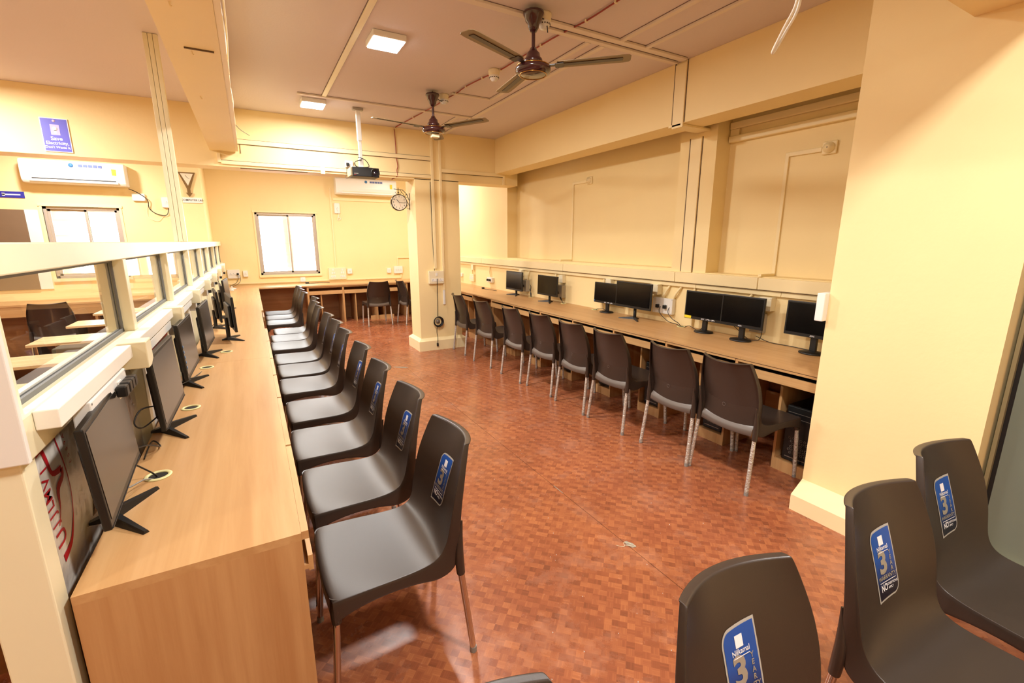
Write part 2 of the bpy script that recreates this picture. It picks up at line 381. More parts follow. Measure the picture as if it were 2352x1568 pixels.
# ceiling lamps
def lamp(x, y, w, i, lbl, seen):
    t = thing('ceiling_light', lbl, 'light', (x, y, CZ), 0, 'square ceiling lights')
    h = .115
    MB().box(-h-.012, h+.012, -h-.012, h+.012, -.045, -.001, .006).build('housing', M_white, t)
    box('diffuser', M_lamp, -h, h, -h, h, -.052, -.046, t)
    la = bpy.data.lights.new('lamp_light', 'AREA'); la.shape = 'SQUARE'; la.size = .22; la.energy = w; la.color = LIGHT_COL
    lo = bpy.data.objects.new('lamp_light', la); COL.objects.link(lo); lo.parent = t; lo.location = (0, 0, -.056)
names = ['bright square ceiling light nearest in view, beside the long trunking', 'square ceiling light further back, left of the projector pole',
 'square ceiling light behind the overhead beam above the near column', 'square ceiling light above the near left counter', 'square ceiling light at the back of the room',
 'square ceiling light in the left bay by the purple sign', 'square ceiling light in the middle of the left bay', 'square ceiling light at the near end of the left bay',
 'square ceiling light beyond the cross beam before the far window', 'square ceiling light beyond the pillar', 'square ceiling light before the far left window']
for i, (x, y, w) in enumerate(LAMPS): lamp(x, y, w, i, names[i], i < 2)

# ================================================================== glazed partition
PX0, PX1 = -.585, -.485
T = thing('glazed_partition', 'cream framed partition with glass panes behind the left counter', 'partition', (0, 0, 0))
MULL = [2.60, 3.82, 5.05, 6.22, 7.30, 8.40, 9.50]
ends = [1.43]+MULL+[10.60]
box('top_rail', M_cream, PX0, PX1, 1.36, 10.62, 1.575, 1.648, T, .004)
box('sill_rail', M_cream, PX0, PX1, 1.36, 10.62, 1.16, 1.262, T, .004)
box('bottom_rail', M_cream, PX0, PX1, 1.43, 10.62, 0, .10, T)
box('end_post', M_cream, -.605, -.498, 1.357, 1.43, 0, 1.574, T, .004)
for y in MULL:
    box('mullion', M_cream, PX0, PX1, y-.03, y+.03, 1.262, 1.575, T, .003)
    box('lower_post', M_cream, PX0, PX1, y-.03, y+.03, .10, 1.16, T, .003)
for a, b in zip(ends[:-1], ends[1:]):
    a2, b2 = a+.03, b-.03
    p = box('glass_pane', M_pglass, -.537, -.531, a2, b2, 1.268, 1.57, T)
    mb = MB()
    for (x0, x1) in ((-.545, -.537), (-.531, -.523)):
        mb.box(x0, x1, a2, a2+.012, 1.262, 1.575); mb.box(x0, x1, b2-.012, b2, 1.262, 1.575); mb.box(x0, x1, a2, b2, 1.262, 1.276); mb.box(x0, x1, a2, b2, 1.563, 1.575)
    mb.build('gasket', M_rubber, p)
    if a > 5: box('lower_pane', M_pglass, -.537, -.531, a2, b2, .10, 1.16, T)
# white casing on the end post
mb = MB(); mb.box(-.534, PX1+.008, 1.340, 1.3565, 1.165, 1.62, .003); lab(mb.build('white_casing', M_white, T), 'white cover strip on the end post')
mb = MB(); mb.box(-.575, -.545, 1.325, 1.356, 1.175, 1.62, .003); lab(mb.build('cable_channel', mat('shaded_casing', (214, 190, 160), .45), T), 'cable channel on the end post with its shade painted tan')  # tan colour paints the shadow band beside the white strip

# wrapped boards leaning behind the lower glass
OUTER = [(.21, 1.123), (.223, 1.083), (.236, 1.037), (.243, .987), (.242, .943), (.232, .902), (.213, .865), (.173, .822), (.11, .808)]
THICK = [(.082, 1.125), (.115, 1.124), (.134, 1.086), (.152, 1.041), (.212, 1.03)]
INNER = [(.212, 1.03), (.209, 1.007), (.165, .989), (.152, .937), (.125, .899)]
LETTERS = [(.108, 1.071), (.105, 1.037), (.102, 1.0), (.103, .970), (.104, .942), (.109, .912), (.125, .868)]
SMALL = (.263, 1.125)
def wrapped(y0, y1, z1, label, art):
    t = thing('wrapped_board', label, 'board', (-.528, y0, 0))
    box('board', M_ply, -.014, 0, 0, y1-y0, .101, z1, t)
    if art:
        fn = lambda u, v: (.0015, (y1-y0)*.0+u, v)
        def ribbon(pts, w, name):
            m_ = MB(); P = [Vector((0, a, b)) for a, b in pts]; Q = []
            for k in range(len(P)-1):
                p0 = P[max(k-1, 0)]; p1 = P[k]; p2 = P[k+1]; p3 = P[min(k+2, len(P)-1)]
                for q in range(4):
                    t_ = q/4; Q.append((.5*((2*p1)+(-p0+p2)*t_+(2*p0-5*p1+4*p2-p3)*t_*t_+(-p0+3*p1-3*p2+p3)*t_**3), w[k]*(1-t_)+w[k+1]*t_))
            Q.append((P[-1], w[-1])); vs = []
            for k, (p, ww) in enumerate(Q):
                d = (Q[min(k+1, len(Q)-1)][0]-Q[max(k-1, 0)][0]).normalized(); nn = Vector((0, -d.z, d.y))*ww/2
                vs += [(.0016, (p-nn).y, (p-nn).z), (.0016, (p+nn).y, (p+nn).z)]
            m_.add(vs, [(2*k, 2*k+1, 2*k+3, 2*k+2) for k in range(len(Q)-1)]); return m_.build(name, M_redp, t, fix=False)
        ribbon(OUTER, [.007, .007, .007, .006, .006, .006, .008, .016, .024], 'red_arc')
        ribbon(THICK, [.02, .018, .016, .014, .02], 'red_arc'); ribbon(INNER, [.02, .016, .022, .006, .004], 'red_arc')
        for k, (ch, (a_, b_)) in enumerate(zip('IVMLJJU', LETTERS)):
            text_obj('letter', ch, .060 if k < 6 else .085, M_redp, t, (lambda a_, b_: (lambda x, y: (.0018, a_-y, b_+x*.8)))(a_, b_), .012)
        for k, ch in enumerate('VA9SSE'):
            text_obj('small_letter', ch, .022, M_redp, t, (lambda k: (lambda x, y: (.0018, SMALL[0]+.004*k-y, SMALL[1]-.021*k+x)))(k))
    return t
wrapped(1.431, 2.568, 1.158, 'polythene wrapped board with red arcs and lettering behind the nearest monitor', True)
wb = wrapped(2.632, 3.788, 1.158, 'polythene wrapped board with a red stripe behind the second monitor', False)
m_ = MB(); m_.box(.0005, .0016, .05, 1.0, 1.06, 1.09); m_.build('red_stripe', M_redp, wb)
wrapped(3.852, 5.018, 1.158, 'polythene wrapped board with plain surface behind the third and fourth monitors', False)
# clutter of crumpled brown sheet behind glass
mb = MB(); mb.add([(-.525, 1.80, .792), (-.515, 1.90, 1.0), (-.52, 2.0, 1.10), (-.52, 2.35, 1.14), (-.51, 2.45, .95), (-.515, 2.2, .792)], [(0, 1, 5), (1, 2, 5), (2, 3, 5), (3, 4, 5)])
tag(mb.build('brown_wrapping_sheet', mat('brown_film', (140, 108, 84), .35, bump=.8, bscale=25)), 'crumpled brown wrapping film behind the nearest monitor', 'wrapping')

# trunking along the partition and its socket boxes
T = thing('partition_trunking', 'white cable trunking running along the partition sill', 'trunking', (0, 0, 0))
segs = [1.42]+[m for m in (2.32, 3.42, 4.55, 5.7, 6.8, 7.9, 9.0)]+[10.2]
for a, b in zip(segs[:-1], segs[1:]):
    box('trunking_length', M_wduct, -.4845, -.438, a+.004, b-.11, 1.214, 1.262, T, .003)
    if a > 2: box('lower_length', M_wduct, -.4845, -.452, a+.03, b-.13, 1.155, 1.197, T, .002)
for i, y in enumerate(segs[1:-1]):
    box('junction_cover', M_cream, -.4845, -.395, y-.10, y+.0, 1.162, 1.268, T, .004)
def socket_face(parent, x, z, s=.045, plug=None):
    p = MB().box(x-s/2, x+s/2, .0, .004, z-s/2, z+s/2, .001).build('socket', M_white, parent)
    mb = MB()
    for (dx, dz) in ((0, .28), (-.22, -.15), (.22, -.15)): mb.lathe([(.0, .0046), (s*.09, .0046), (s*.09, .003)], 6, (x+dx*s, 0, z+dz*s), 'y')
    mb.build('pin_hole', M_black, p)
    return p
def switch_face(parent, x, z, s=.03):
    p = MB().box(x-s/2, x+s/2, 0, .005, z-s*.7, z+s*.7, .001).build('switch', M_white, parent)
    return p
def plug(parent, x, z, y=.004, cable=None, s=1.0):
    p = MB().box(x-.018*s, x+.018*s, y, y+.03*s, z-.02*s, z+.018*s, .005).build('plug', M_black, parent)
    return p
def switchboard(label, loc, rz, w, h, d=.05, m=None, sockets=(), switches=(), plugs=(), group=None, name='switchboard', cat='switchboard', body='back_box'):
    """faces local +Y, wall plane at y=0"""
    t = thing(name, label, cat, loc, rz, group)
    MB().box(-w/2, w/2, .0005, d, -h/2, h/2, .004).build(body, m or M_ivory, t)
    pl = bpy.data.objects.new('x', None); bpy.data.objects.remove(pl)
    for (x, z) in sockets:
        o = socket_face(t, x, z); o.location.y = d
    for (x, z) in switches:
        o = switch_face(t, x, z); o.location.y = d
    for (x, z) in plugs: plug(t, x, z, d+.003)
    mb = MB()
    for sx in (-1, 1):
        for sz in (-1, 1): mb.lathe([(0, d+.0018), (.0035, d+.0018), (.0035, d)], 6, (sx*(w/2-.008), 0, sz*(h/2-.008)), 'y')
    mb.build('screws', M_foot, t)
    return t
# +Y local -> +X world : rz = -90deg
for i, y in enumerate(segs[1:-1]):
    nm = ['nearest', 'second', 'third', 'fourth', 'fifth', 'sixth', 'farthest'][i]
    pl = [(-.18, .0), (-.14, .0), (-.10, .0), (-.05, .0)] if i == 0 else [(-.09, 0), (-.05, .0), (-.01, 0)] if i < 3 else [(-.03, 0)]
    yy = 1.86 if i == 0 else y+.10
    switchboard('white socket box on the partition trunking, the %s of the row' % nm, (-.4845, yy, 1.163 if i == 0 else 1.135), -PI/2, .42 if i == 0 else .26 if i < 3 else .18, .085, .045, M_white,
                plugs=pl, sockets=[(-.1, 0)], group='socket boxes on the partition', name='socket_box', cat='socket')
# fluted casing from the partition to the ceiling
mb = MB(); 
for k in range(3): mb.box(-.535+k*.031, -.506+k*.031, 4.68, 4.72, 1.649, CZ-.002, .003)
tag(mb.build('cable_casing', M_cream), 'tall cream fluted casing rising from partition to ceiling', 'casing')

# ================================================================== moulded chair
ST = [(.262, .452, .233), (.250, .462, .236), (.19, .463, .237), (.09, .457, .233), (-.01, .453, .227), (-.09, .454, .221), (-.145, .464, .216), (-.178, .488, .213),
      (-.203, .525, .218), (-.222, .585, .225), (-.245, .66, .228), (-.272, .74, .221), (-.298, .81, .204), (-.322, .862, .184), (-.330, .878, .177)]
KC = [0, 0, 0, 0, 0, .004, .010, .018, .026, .036, .045, .051, .055, .057, .058]
def chair_surface(x, z):
    """front face of the back at lateral x and height z"""
    for i in range(7, 14):
        if ST[i][1] <= z <= ST[i+1][1]:
            f = (z-ST[i][1])/(ST[i+1][1]-ST[i][1]); y = ST[i][0]*(1-f)+ST[i+1][0]*f; k = KC[i]*(1-f)+KC[i+1]*f; w = ST[i][2]*(1-f)+ST[i+1][2]*f
            return y+k*min(1, abs(x/w))**2
    return ST[14][0]
def chair_mesh():
    us = [-1, -.975, -.88, -.66, -.36, 0, .36, .66, .88, .975, 1]
    n = len(ST); grid = []
    def P(i, u):
        y, z, w = ST[i]; x = u*w
        y += KC[i]*u*u
        if i < 7: z -= .010*max(0, 1-u*u)*(1 if 1 < i < 6 else .3)
        if i >= 13: z += .014*u*u
        if i == 0: y -= .018*u**4
        if i in (0, 1, 2): z -= .006*abs(u)**6
        return Vector((x, y, z))
    def side(i, u):      # flange tip
        p = P(i, u); s = 1 if u > 0 else -1
        t = i/(n-1)
        if i <= 6:
            d = [.098, .084, .060, .046, .047, .064, .092][i]
            return p+Vector((s*.006, 0, -d))
        d = [0, .052, .044, .038, .032, .028, .026, .024][i-7]
        if i == 7: return p+Vector((s*.010, -.046, -.096))
        if i == 8: return p+Vector((s*.007, -.046, -.070))
        if i == 9: return p+Vector((s*.004, -.042, -.042))
        if i == 10: return p+Vector((s*.002, -.036, -.018))
        return p+Vector((0, -d, -.004))
    rows = []
    # front skirt bottom
    def fs(u):
        d = .034+.052*abs(u)**2.2; p = P(0, u); return p+Vector((0, .002, -d))
    r = [fs(-1)+Vector((-.004, 0, 0))]+[fs(u) for u in us]+[fs(1)+Vector((.004, 0, 0))]; rows.append(r)
    for i in range(n):
        rows.append([side(i, -1)]+[P(i, u) for u in us]+[side(i, 1)])
    def tf(u): return P(n-1, u)+Vector((0, -.026, -.001))
    rows.append([tf(-1)+Vector((0, 0, -.006))]+[tf(u) for u in us]+[tf(1)+Vector((0, 0, -.006))])
    vs = [tuple(p) for r in rows for p in r]; c = len(rows[0]); fs_ = [(i*c+j, i*c+j+1, (i+1)*c+j+1, (i+1)*c+j) for i in range(len(rows)-1) for j in range(c-1)]
    me = bpy.data.meshes.new('shell'); me.from_pydata(vs, [], fs_); me.materials.append(M_chair)
    o = bpy.data.objects.new('shell', me); COL.objects.link(o)
    m = o.modifiers.new('s', 'SOLIDIFY'); m.thickness = .006; m.offset = -1
    bm = bmesh.new(); bm.from_mesh(me); bmesh.ops.recalc_face_normals(bm, faces=bm.faces[:])
    up = [f for f in bm.faces if f.calc_center_median().y > 0 and f.calc_center_median().z > .44 and abs(f.calc_center_median().x) < .1]
    if up and sum(f.normal.z for f in up) < 0: bmesh.ops.reverse_faces(bm, faces=bm.faces[:])
    cl = bm.edges.layers.float.get('crease_edge') or bm.edges.layers.float.new('crease_edge')
    nr = len(rows)
    for e in bm.edges:
        (i1, j1), (i2, j2) = [divmod(v.index, c) for v in e.verts]
        if i1 == i2 == nr-2 and 1 <= min(j1, j2) and max(j1, j2) <= c-2: e[cl] = .75
        elif j1 == j2 and j1 in (1, c-2) and min(i1, i2) >= 9: e[cl] = .6
        elif j1 == j2 and j1 in (1, c-2) and min(i1, i2) >= 1: e[cl] = .5
        elif i1 == i2 == 1 and 1 <= min(j1, j2) and max(j1, j2) <= c-2: e[cl] = .3
    bm.to_mesh(me); bm.free()
    m = o.modifiers.new('d', 'SUBSURF'); m.levels = m.render_levels = 2
    dg = bpy.context.evaluated_depsgraph_get(); ev = o.evaluated_get(dg); full = bpy.data.meshes.new_from_object(ev)
    full.shade_smooth() if hasattr(full, 'shade_smooth') else None
    nrm = [v.normal.copy() for v in full.vertices]; co_ = [v.co.copy() for v in full.vertices]
    out = []
    for part in (0, 1):
        idx = {}; nv = []; nf = []; nn = []
        for p in full.polygons:
            c_ = p.center; isback = (c_.z > .475 and c_.y < -.12)
            if isback != bool(part): continue
            f = []
            for vi in p.vertices:
                if vi not in idx: idx[vi] = len(nv); nv.append(tuple(co_[vi])); nn.append(nrm[vi])
                f.append(idx[vi])
            nf.append(tuple(f))
        q = bpy.data.meshes.new('seat' if part == 0 else 'backrest'); q.from_pydata(nv, [], nf); q.materials.append(M_chair)
        q.polygons.foreach_set('use_smooth', [True]*len(nf)); q.update()
        q.normals_split_custom_set_from_vertices(nn); out.append(q)
    bpy.data.objects.remove(o)
    return out
SEAT_ME, BACK_ME = chair_mesh()
from mathutils.bvhtree import BVHTree
_bm = bmesh.new(); _bm.from_mesh(BACK_ME); _bv = BVHTree.FromBMesh(_bm)
def back_front(x, z):
    h = _bv.ray_cast(Vector((x, .4, z)), Vector((0, -1, 0)))
    return h[0].y if h[0] is not None else chair_surface(x, z)
def back_rear(x, z):
    h = _bv.ray_cast(Vector((x, -.6, z)), Vector((0, 1, 0)))
    return h[0].y if h[0] is not None else chair_surface(x, z)-.006
def sticker(parent):
    """leaf shaped label on the front of the back; u right for someone facing it"""
    zc, W_, H_, K = .668, .116, .200, 1.27
    def fn(off):
        return lambda u, v: (-u, back_front(-u, zc+v)+off, zc+v)
    def leaf(w, h, rr):
        pts = []
        a, b = w/2, h/2
        for k in range(9):   # rounded top-left
            q = R(180-90*k/8); pts.append((-a+rr+rr*math.cos(q), b-rr*1.05+rr*math.sin(q)))
        pts.append((a, b+.004))
        for k in range(9):
            q = R(0-90*k/8); pts.append((a-rr+rr*math.cos(q), -b+rr*1.05+rr*math.sin(q)))
        pts.append((-a, -b-.004)); return pts
    def build(name, m, w, h, rr, off):
        pts = leaf(w, h, rr); bm = bmesh.new(); bm.faces.new([bm.verts.new((p[0], p[1], 0)) for p in pts])
        for k in range(-9, 10):
            g = bm.verts[:]+bm.edges[:]+bm.faces[:]; bmesh.ops.bisect_plane(bm, geom=g, plane_co=(0, k*.009, 0), plane_no=(0, 1, 0))
        for k in range(-4, 5):
            g = bm.verts[:]+bm.edges[:]+bm.faces[:]; bmesh.ops.bisect_plane(bm, geom=g, plane_co=(k*.01, 0, 0), plane_no=(1, 0, 0))
        f = fn(off); bm.verts.index_update()
        mb_ = MB(); mb_.add([f(v.co.x, v.co.y) for v in bm.verts], [tuple(v.index for v in q.verts) for q in bm.faces], True); bm.free()
        return mb_.build(name, m, parent, fix=False)
    s = build('warranty_sticker', M_sgrey, W_, H_, .032, .0012); lab(s, 'blue label with silver border reading 3 year warranty')
    build('label_field', M_stick, W_-.011, H_-.013, .024, .0022).parent = s
    f_ = fn(.0032); f = lambda u, v: f_(u*K, v*K)
    def tx(t, size, m, u, v, bold=.0, sx=1): return text_obj('lettering', t, size, m, s, lambda x, y: f(u+x, v+y), bold, sx)
    mb_ = MB(); mb_.add([f(-.011, .041), f(.009, .041), f(.009, .062), f(-.011, .062)], [(0, 1, 2, 3)]); mb_.add([f(-.022, .0255), f(.022, .0255), f(.022, .027), f(-.022, .027)], [(0, 1, 2, 3)])
    mb_.add([f(-.034, -.0395), f(.034, -.0395), f(.034, -.038), f(-.034, -.038)], [(0, 1, 2, 3)]); mb_.build('emblem', M_print, s, fix=False)
    tx('Nilkamal', .0135, M_print, 0, .0345, .01)
    tx('3', .068, M_silver, -.008, .001, .035, 1.15)
    for k, ch in enumerate('YEAR'): tx(ch, .0135, M_silver, .026, .020-.0125*k, .02)
    tx('WARRANTY', .0135, M_silver, 0, -.0305, .02)
    tx('NO', .022, M_print, -.018, -.052, .02, .8); tx('CONDITIONS', .0078, M_print, .015, -.048, .01); tx('APPLY', .0078, M_print, .010, -.057, .01)
    return s
def make_chair(name, label, wrapd, stick, mark=False):
    t = thing(name, label, 'chair')
    for nm, me in (('seat', SEAT_ME), ('backrest', BACK_ME)):
        o = bpy.data.objects.new(nm, me); COL.objects.link(o); o.parent = t
    # panel continuing the back down to the rear rib
    mb = MB(); n = 12; vs = []; vb = []
    for i in range(n+1):
        u = -1+2*i/n; x = u*.198; sag = 1-u*u; k = .018*u*u
        vs += [(x, back_rear(x*.97, .61)+.003, .61), (x, back_rear(x*.97, .54)-.003, .54), (x, -.222+k, .462-.022*sag)]
        vb += [(x, -.2225+k, .463-.022*sag), (x, -.236+k*.6, .440-.022*sag), (x, -.243+k*.5, .398-.012*sag), (x, -.232+k*.5, .394-.012*sag)]
    mb.add(vs, [(3*i+j, 3*i+j+1, 3*i+j+4, 3*i+j+3) for i in range(n) for j in range(2)], True); mb.build('rear_panel', M_chair, t, fix=False)
    mb = MB(); mb.add(vb, [(4*i+j, 4*i+j+1, 4*i+j+5, 4*i+j+4) for i in range(n) for j in range(3)], True); lab(mb.build('rear_rib', M_lip, t, fix=False), 'curved rib under the back, painted lighter for the light it catches')
    for s in (-1, 1):
        MB().tube([(s*.219, -.238, .60), (s*.220, -.230, .54), (s*.221, -.224, .48), (s*.222, -.224, .43), (s*.222, -.228, .375)], [.004, .010, .016, .018, .0165], 10).build('rear_socket', M_chair, t)
        MB().tube([(s*.205, .225, .448), (s*.217, .233, .41), (s*.222, .237, .362)], [.028, .024, .0165], 10).build('front_socket', M_chair, t)
        for (a, b) in (((s*.222, -.228, .385), (s*.236, -.268, .012)), ((s*.222, .237, .37), (s*.235, .262, .012))):
            A, B = Vector(a), Vector(b); n = 16
            if wrapd:
                pts = [A.lerp(B, i/n) for i in range(n+1)]; rs = [.0128 if i < 3 else .0132+random.uniform(0, .0016) for i in range(n+1)]
            else: pts = [A, B]; rs = .0126
            lg = MB().tube(pts, rs, 10).build('leg', M_wrap if wrapd else M_chrome, t)
            MB().tube([B+Vector((0, 0, .012)), (B.x, B.y, 0)], .0142, 10).build('foot_cap', M_foot, lg)
    if stick: sticker(t)
    if mark:
        mb = MB(); pts = [(-.03+.012*math.cos(a), -.224-.0015, .55+.012*math.sin(a)) for a in [2*PI*k/16 for k in range(17)]]
        mb.tube(pts, .0012, 4, caps=False).build('mould_mark', M_lip, t)
    return t
# left counter row: they face the counter (-x)
LCH = [1.68, 2.26, 2.86, 3.47, 4.14, 4.68, 5.19, 5.87, 6.36, 6.86, 7.68, 8.22, 8.75]
ordw = ['first', 'second', 'third', 'fourth', 'fifth', 'sixth', 'seventh', 'eighth', 'ninth', 'tenth', 'eleventh', 'twelfth', 'thirteenth']
g = 'brown chairs drawn up to the left counter'
def lname(i):
    if i == 0: return 'brown plastic chair nearest the camera at the end of the left counter'
    return 'brown plastic chair at the left counter, %s from its near end' % ordw[i]
c0 = make_chair('plastic_chair', lname(0), False, True); c0['group'] = g
c1 = make_chair('plastic_chair', lname(7), False, False); c1['group'] = g
jit = [0, .01, -.012, .008, -.01, .012, 0, -.02, .01, .015, -.01, 0, .01]
first_plain = True
for i, y in enumerate(LCH):
    cx = .362 + (.05 if i in (9,) else 0)+jit[i]*.6; rz = PI/2+jit[i]
    if i == 0: c0.location = (cx, y, 0); c0.rotation_euler.z = rz
    elif i < 7: dup(c0, (cx, y, 0), rz, lname(i), g)
    elif i == 7: c1.location = (cx, y, 0); c1.rotation_euler.z = rz
    else: dup(c1, (cx, y, 0), rz, lname(i), g)
# foreground row: backs away from the counter, seats toward the camera (-y)
FG = [(.215, .262, PI+.03), (.892, .255, PI-.05), (1.615, .270, PI-.05), (2.19, .308, PI-.07)]
fl = ['brown plastic chair barely showing at the bottom edge', 'brown plastic chair at the bottom right with its back cut by the frame', 'brown plastic chair in the front right row, before the cream column', 'brown plastic chair at the far right beside the grey green door']
for (x, y, rz), l in zip(FG, fl): dup(c0, (x, y, 0), rz, l, 'brown chairs in the front right row')
# right row faces +x
RCH = [(2.62, 6.28), (2.61, 5.49), (2.63, 4.71), (2.67, 4.14), (2.655, 3.54), (2.66, 3.0), (2.69, 2.335), (2.71, 1.855)]
rz_r = [-PI/2-.03, -PI/2+.06, -PI/2+.0, -PI/2+.03, -PI/2, -PI/2, -PI/2-.01, -PI/2-.03]
gr = 'brown chairs along the right desk'
rl = ['brown plastic chair at the far end of the right desk beside the pillar', 'brown plastic chair at the right desk, second from the pillar', 'brown plastic chair at the right desk, third from the pillar',
      'brown plastic chair at the right desk, fourth from the pillar', 'brown plastic chair at the right desk, fifth from the pillar', 'brown plastic chair at the right desk, sixth from the pillar',
      'brown plastic chair at the right desk, second from the cream column', 'brown plastic chair with wrapped legs at the right desk, nearest the cream column']
c2 = make_chair('plastic_chair', rl[0], True, False, True); c2['group'] = gr
for i, ((x, y), rz) in enumerate(zip(RCH, rz_r)):
    if i == 0: c2.location = (x+.268, y, 0); c2.rotation_euler.z = rz
    else: dup(c2, (x+.268, y, 0), rz, rl[i], gr)
dup(c2, (2.13, 9.40, 0), 0, 'brown plastic chair with its back to us at the far counter', 'brown chairs at the far counter')
dup(c2, (2.83, 9.18, 0), -PI/2+.1, 'brown plastic chair turned sideways at the far counter behind the pillar', 'brown chairs at the far counter')
dup(c1, (-2.35, 8.2, 0), .1, 'brown plastic chair in the left bay seen through the partition glass', 'brown chairs of the left bay')

# ================================================================== counters
# --- left counter
T = thing('left_counter', 'long beech laminate counter along the glazed partition', 'counter', (0, 0, 0))
XL0, XL1 = -.478, .044
mb = MB()
tops = [1.375, 3.84, 6.28, 8.2, 10.02]
for a, b in zip(tops[:-1], tops[1:]):
    box('worktop', M_desk, XL0, XL1, a+.0008, b-.0008, .765, DZ, T)
box('end_panel', M_deskz, XL0, XL1, 1.376, 1.394, 0, .7649, T)
box('back_panel', M_deskd, XL0+.0, XL0+.016, 1.394, 10.0, .02, .7649, T)
LD = [1.376, 2.07, 2.78, 3.29, 3.80, 4.50, 5.20, 5.90, 6.60, 7.30, 8.0, 8.7, 9.4, 10.0]
for i, (a, b) in enumerate(zip(LD[:-1], LD[1:])):
    if i: box('upright', M_deskz, -.44, XL1-.002, a-.009, a+.009, 0, .7649, T)
    if i in (6, 7): continue
    box('front_lip', M_desk, XL1+.0005, XL1+.021, a+.008, b-.008, .762, DZ-.001, T)
    if True:
        tr = box('keyboard_tray', M_desk, -.33, XL1+.012, a+.012, b-.012, .655, .670, T)
        box('tray_front', M_desk, XL1+.012, XL1+.026, a+.012, b-.012, .648, .70, tr)
# far counter
T = thing('far_counter', 'beech laminate counter under the far window', 'counter', (0, 0, 0))
box('worktop', M_deskx, -.478, 3.83, 10.022, YF-.002, .765, DZ, T)
box('worktop_nose', M_deskx, .046, 3.83, 9.915, 10.0215, .765, DZ, T)
box('back_panel', M_deskd, -.46, 3.83, 10.56, 10.58, .0, .7649, T)
box('recess_panel', M_deskd, .06, .90, 10.30, 10.318, .0, .7649, T)
for x in (.90, 1.57, 2.24, 2.91, 3.55): box('upright', M_deskz, x, x+.035, 9.93, 10.56, 0, .7649, T)
for x in (.937, 1.607, 2.277):
    box('top_strip', M_deskx, x, x+.632, 9.93, 9.948, .735, .7649, T)
    tr = box('keyboard_tray', M_deskx, x+.01, x+.622, 9.95, 10.4, .655, .670, T)
    box('tray_front', M_deskx, x, x+.632, 9.93, 9.948, .60, .672, tr)
for x in (1.15, 1.82, 2.42):
    box('tower_bay_side', M_deskz, x, x+.018, 9.95, 10.55, 0, .60, T)
for x in (2.42,):
    box('plinth_front', M_deskx, x-.30, x+.2, 9.96, 9.975, 0, .09, T)
# --- right desk
T = thing('right_desk', 'long beech laminate computer desk along the right wall', 'desk', (0, 0, 0))
XD = 3.14
cuts = [1.415, 2.06, 3.42, 4.78, 6.14, 7.50, 9.9]
for a, b in zip(cuts[:-1], cuts[1:]):
    box('worktop', M_desk, XD, XR-.003, a+.0006, b-.0006, DR-.018, DR, T)
RD = [1.40+.69*k for k in range(13)]
RD[0] = 1.42
box('edge_line', M_edge, XD+.001, XD+.02, 1.415, 9.9, DR-.0215, DR-.0182, T)
for i, (a, b) in enumerate(zip(RD[:-1], RD[1:])):
    if b < 9.9: box('divider', M_deskz, XD+.004, 3.55, b-.010, b+.010, .675, DR-.022, T)
    if b > 9.9: break
    if i == 7:
        box('inner_panel', M_deskd, 3.45, 3.465, a+.01, b-.01, .10, .76, T); continue
    box('top_strip', M_desk, XD+.001, XD+.018, a+.012, b-.012, DR-.038, DR-.0225, T)
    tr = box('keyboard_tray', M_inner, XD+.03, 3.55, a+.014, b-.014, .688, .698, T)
    box('tray_front', M_desk, XD-.008, XD+.008, a+.003, b-.003, .675, .736, tr)
box('back_panel', M_deskd, 3.80, 3.815, 1.42, 9.9, .0, .77, T)
box('knee_rail', M_desk, 3.76, 3.776, 1.5, 8.0, .10, .40, T)
for i in range(12):
    a = 1.40+.69*i+.105; b = a+.28
    if b > 9.8: break
    t = box('tower_bay', M_deskz, XD+.09, 3.79, a, a+.018, 0, .675, T)
    box('bay_side', M_deskz, XD+.09, 3.79, b-.018, b, 0, .675, t); box('bay_front', M_deskz, XD+.09, XD+.108, a+.018, b-.018, 0, .085, t)
    box('bay_floor', M_deskd, XD+.108, 3.79, a+.018, b-.018, .07, .085, t)
# keyboards on trays
kb = None
def keyboard(label, loc, rz):
    t = thing('keyboard', label, 'keyboard', loc, rz, 'black keyboards on the trays')
    MB().box(-.22, .22, -.07, .07, 0, .018, .004).build('case', M_blackm, t)
    mb = MB()
    for r in range(5):
        for k in range(18): mb.box(-.205+k*.023, -.186+k*.023, -.058+r*.024, -.039+r*.024, .018, .024)
    o = mb.build('keys', M_black, t); return t
wh = ['nearest the cream column', 'second from the cream column', 'third from the cream column', 'fourth from the cream column', 'fifth from the cream column', 'sixth from the cream column', 'seventh from the cream column']
for i in range(7):
    y = 1.40+.69*i+.345; l = 'black keyboard on the right desk tray %s' % wh[i]
    if i == 0: kb = keyboard(l, (3.25, y, .6992), PI/2)
    else: dup(kb, (3.25, y, .6992), PI/2, l)
# computer towers
def tower(label, loc, rz):
    t = thing('computer_tower', label, 'computer', loc, rz, 'black computer towers under the right desk')
    MB().box(-.095, .095, -.40, 0, 0, .42, .006).build('case', M_cpu, t)
    mb = MB(); mb.box(-.09, .09, .0005, .012, .005, .415, .004); f = mb.build('front_bezel', M_black, t)
    mb = MB()
    for r in range(6):
        for k in range(5):
            if (r*k+r) % 4 == 3: continue
            x = -.07+k*.026+(r % 2)*.013; z = .07+r*.022
            pts = [(x+.0085*math.cos(q), .0135, z+.0085*math.sin(q)) for q in [PI/3*j for j in range(7)]]
            mb.tube(pts, .0016, 4, caps=False)
    mb.build('grille', M_honey, f)
    mb = MB(); mb.box(-.08, .08, .012, .014, .33, .332); mb.box(-.08, .08, .012, .014, .37, .372); mb.box(-.07, .07, .012, .0145, .03, .036); mb.build('drive_slots', M_honey, f)
    return t
for i in range(7):
    y = 1.40+.69*i+.245; l = 'black computer tower under the right desk %s' % wh[i]
    if i == 0: tw = tower(l, (3.275, y, .085), PI/2)
    else: dup(tw, (3.275, y, .085), PI/2, l)

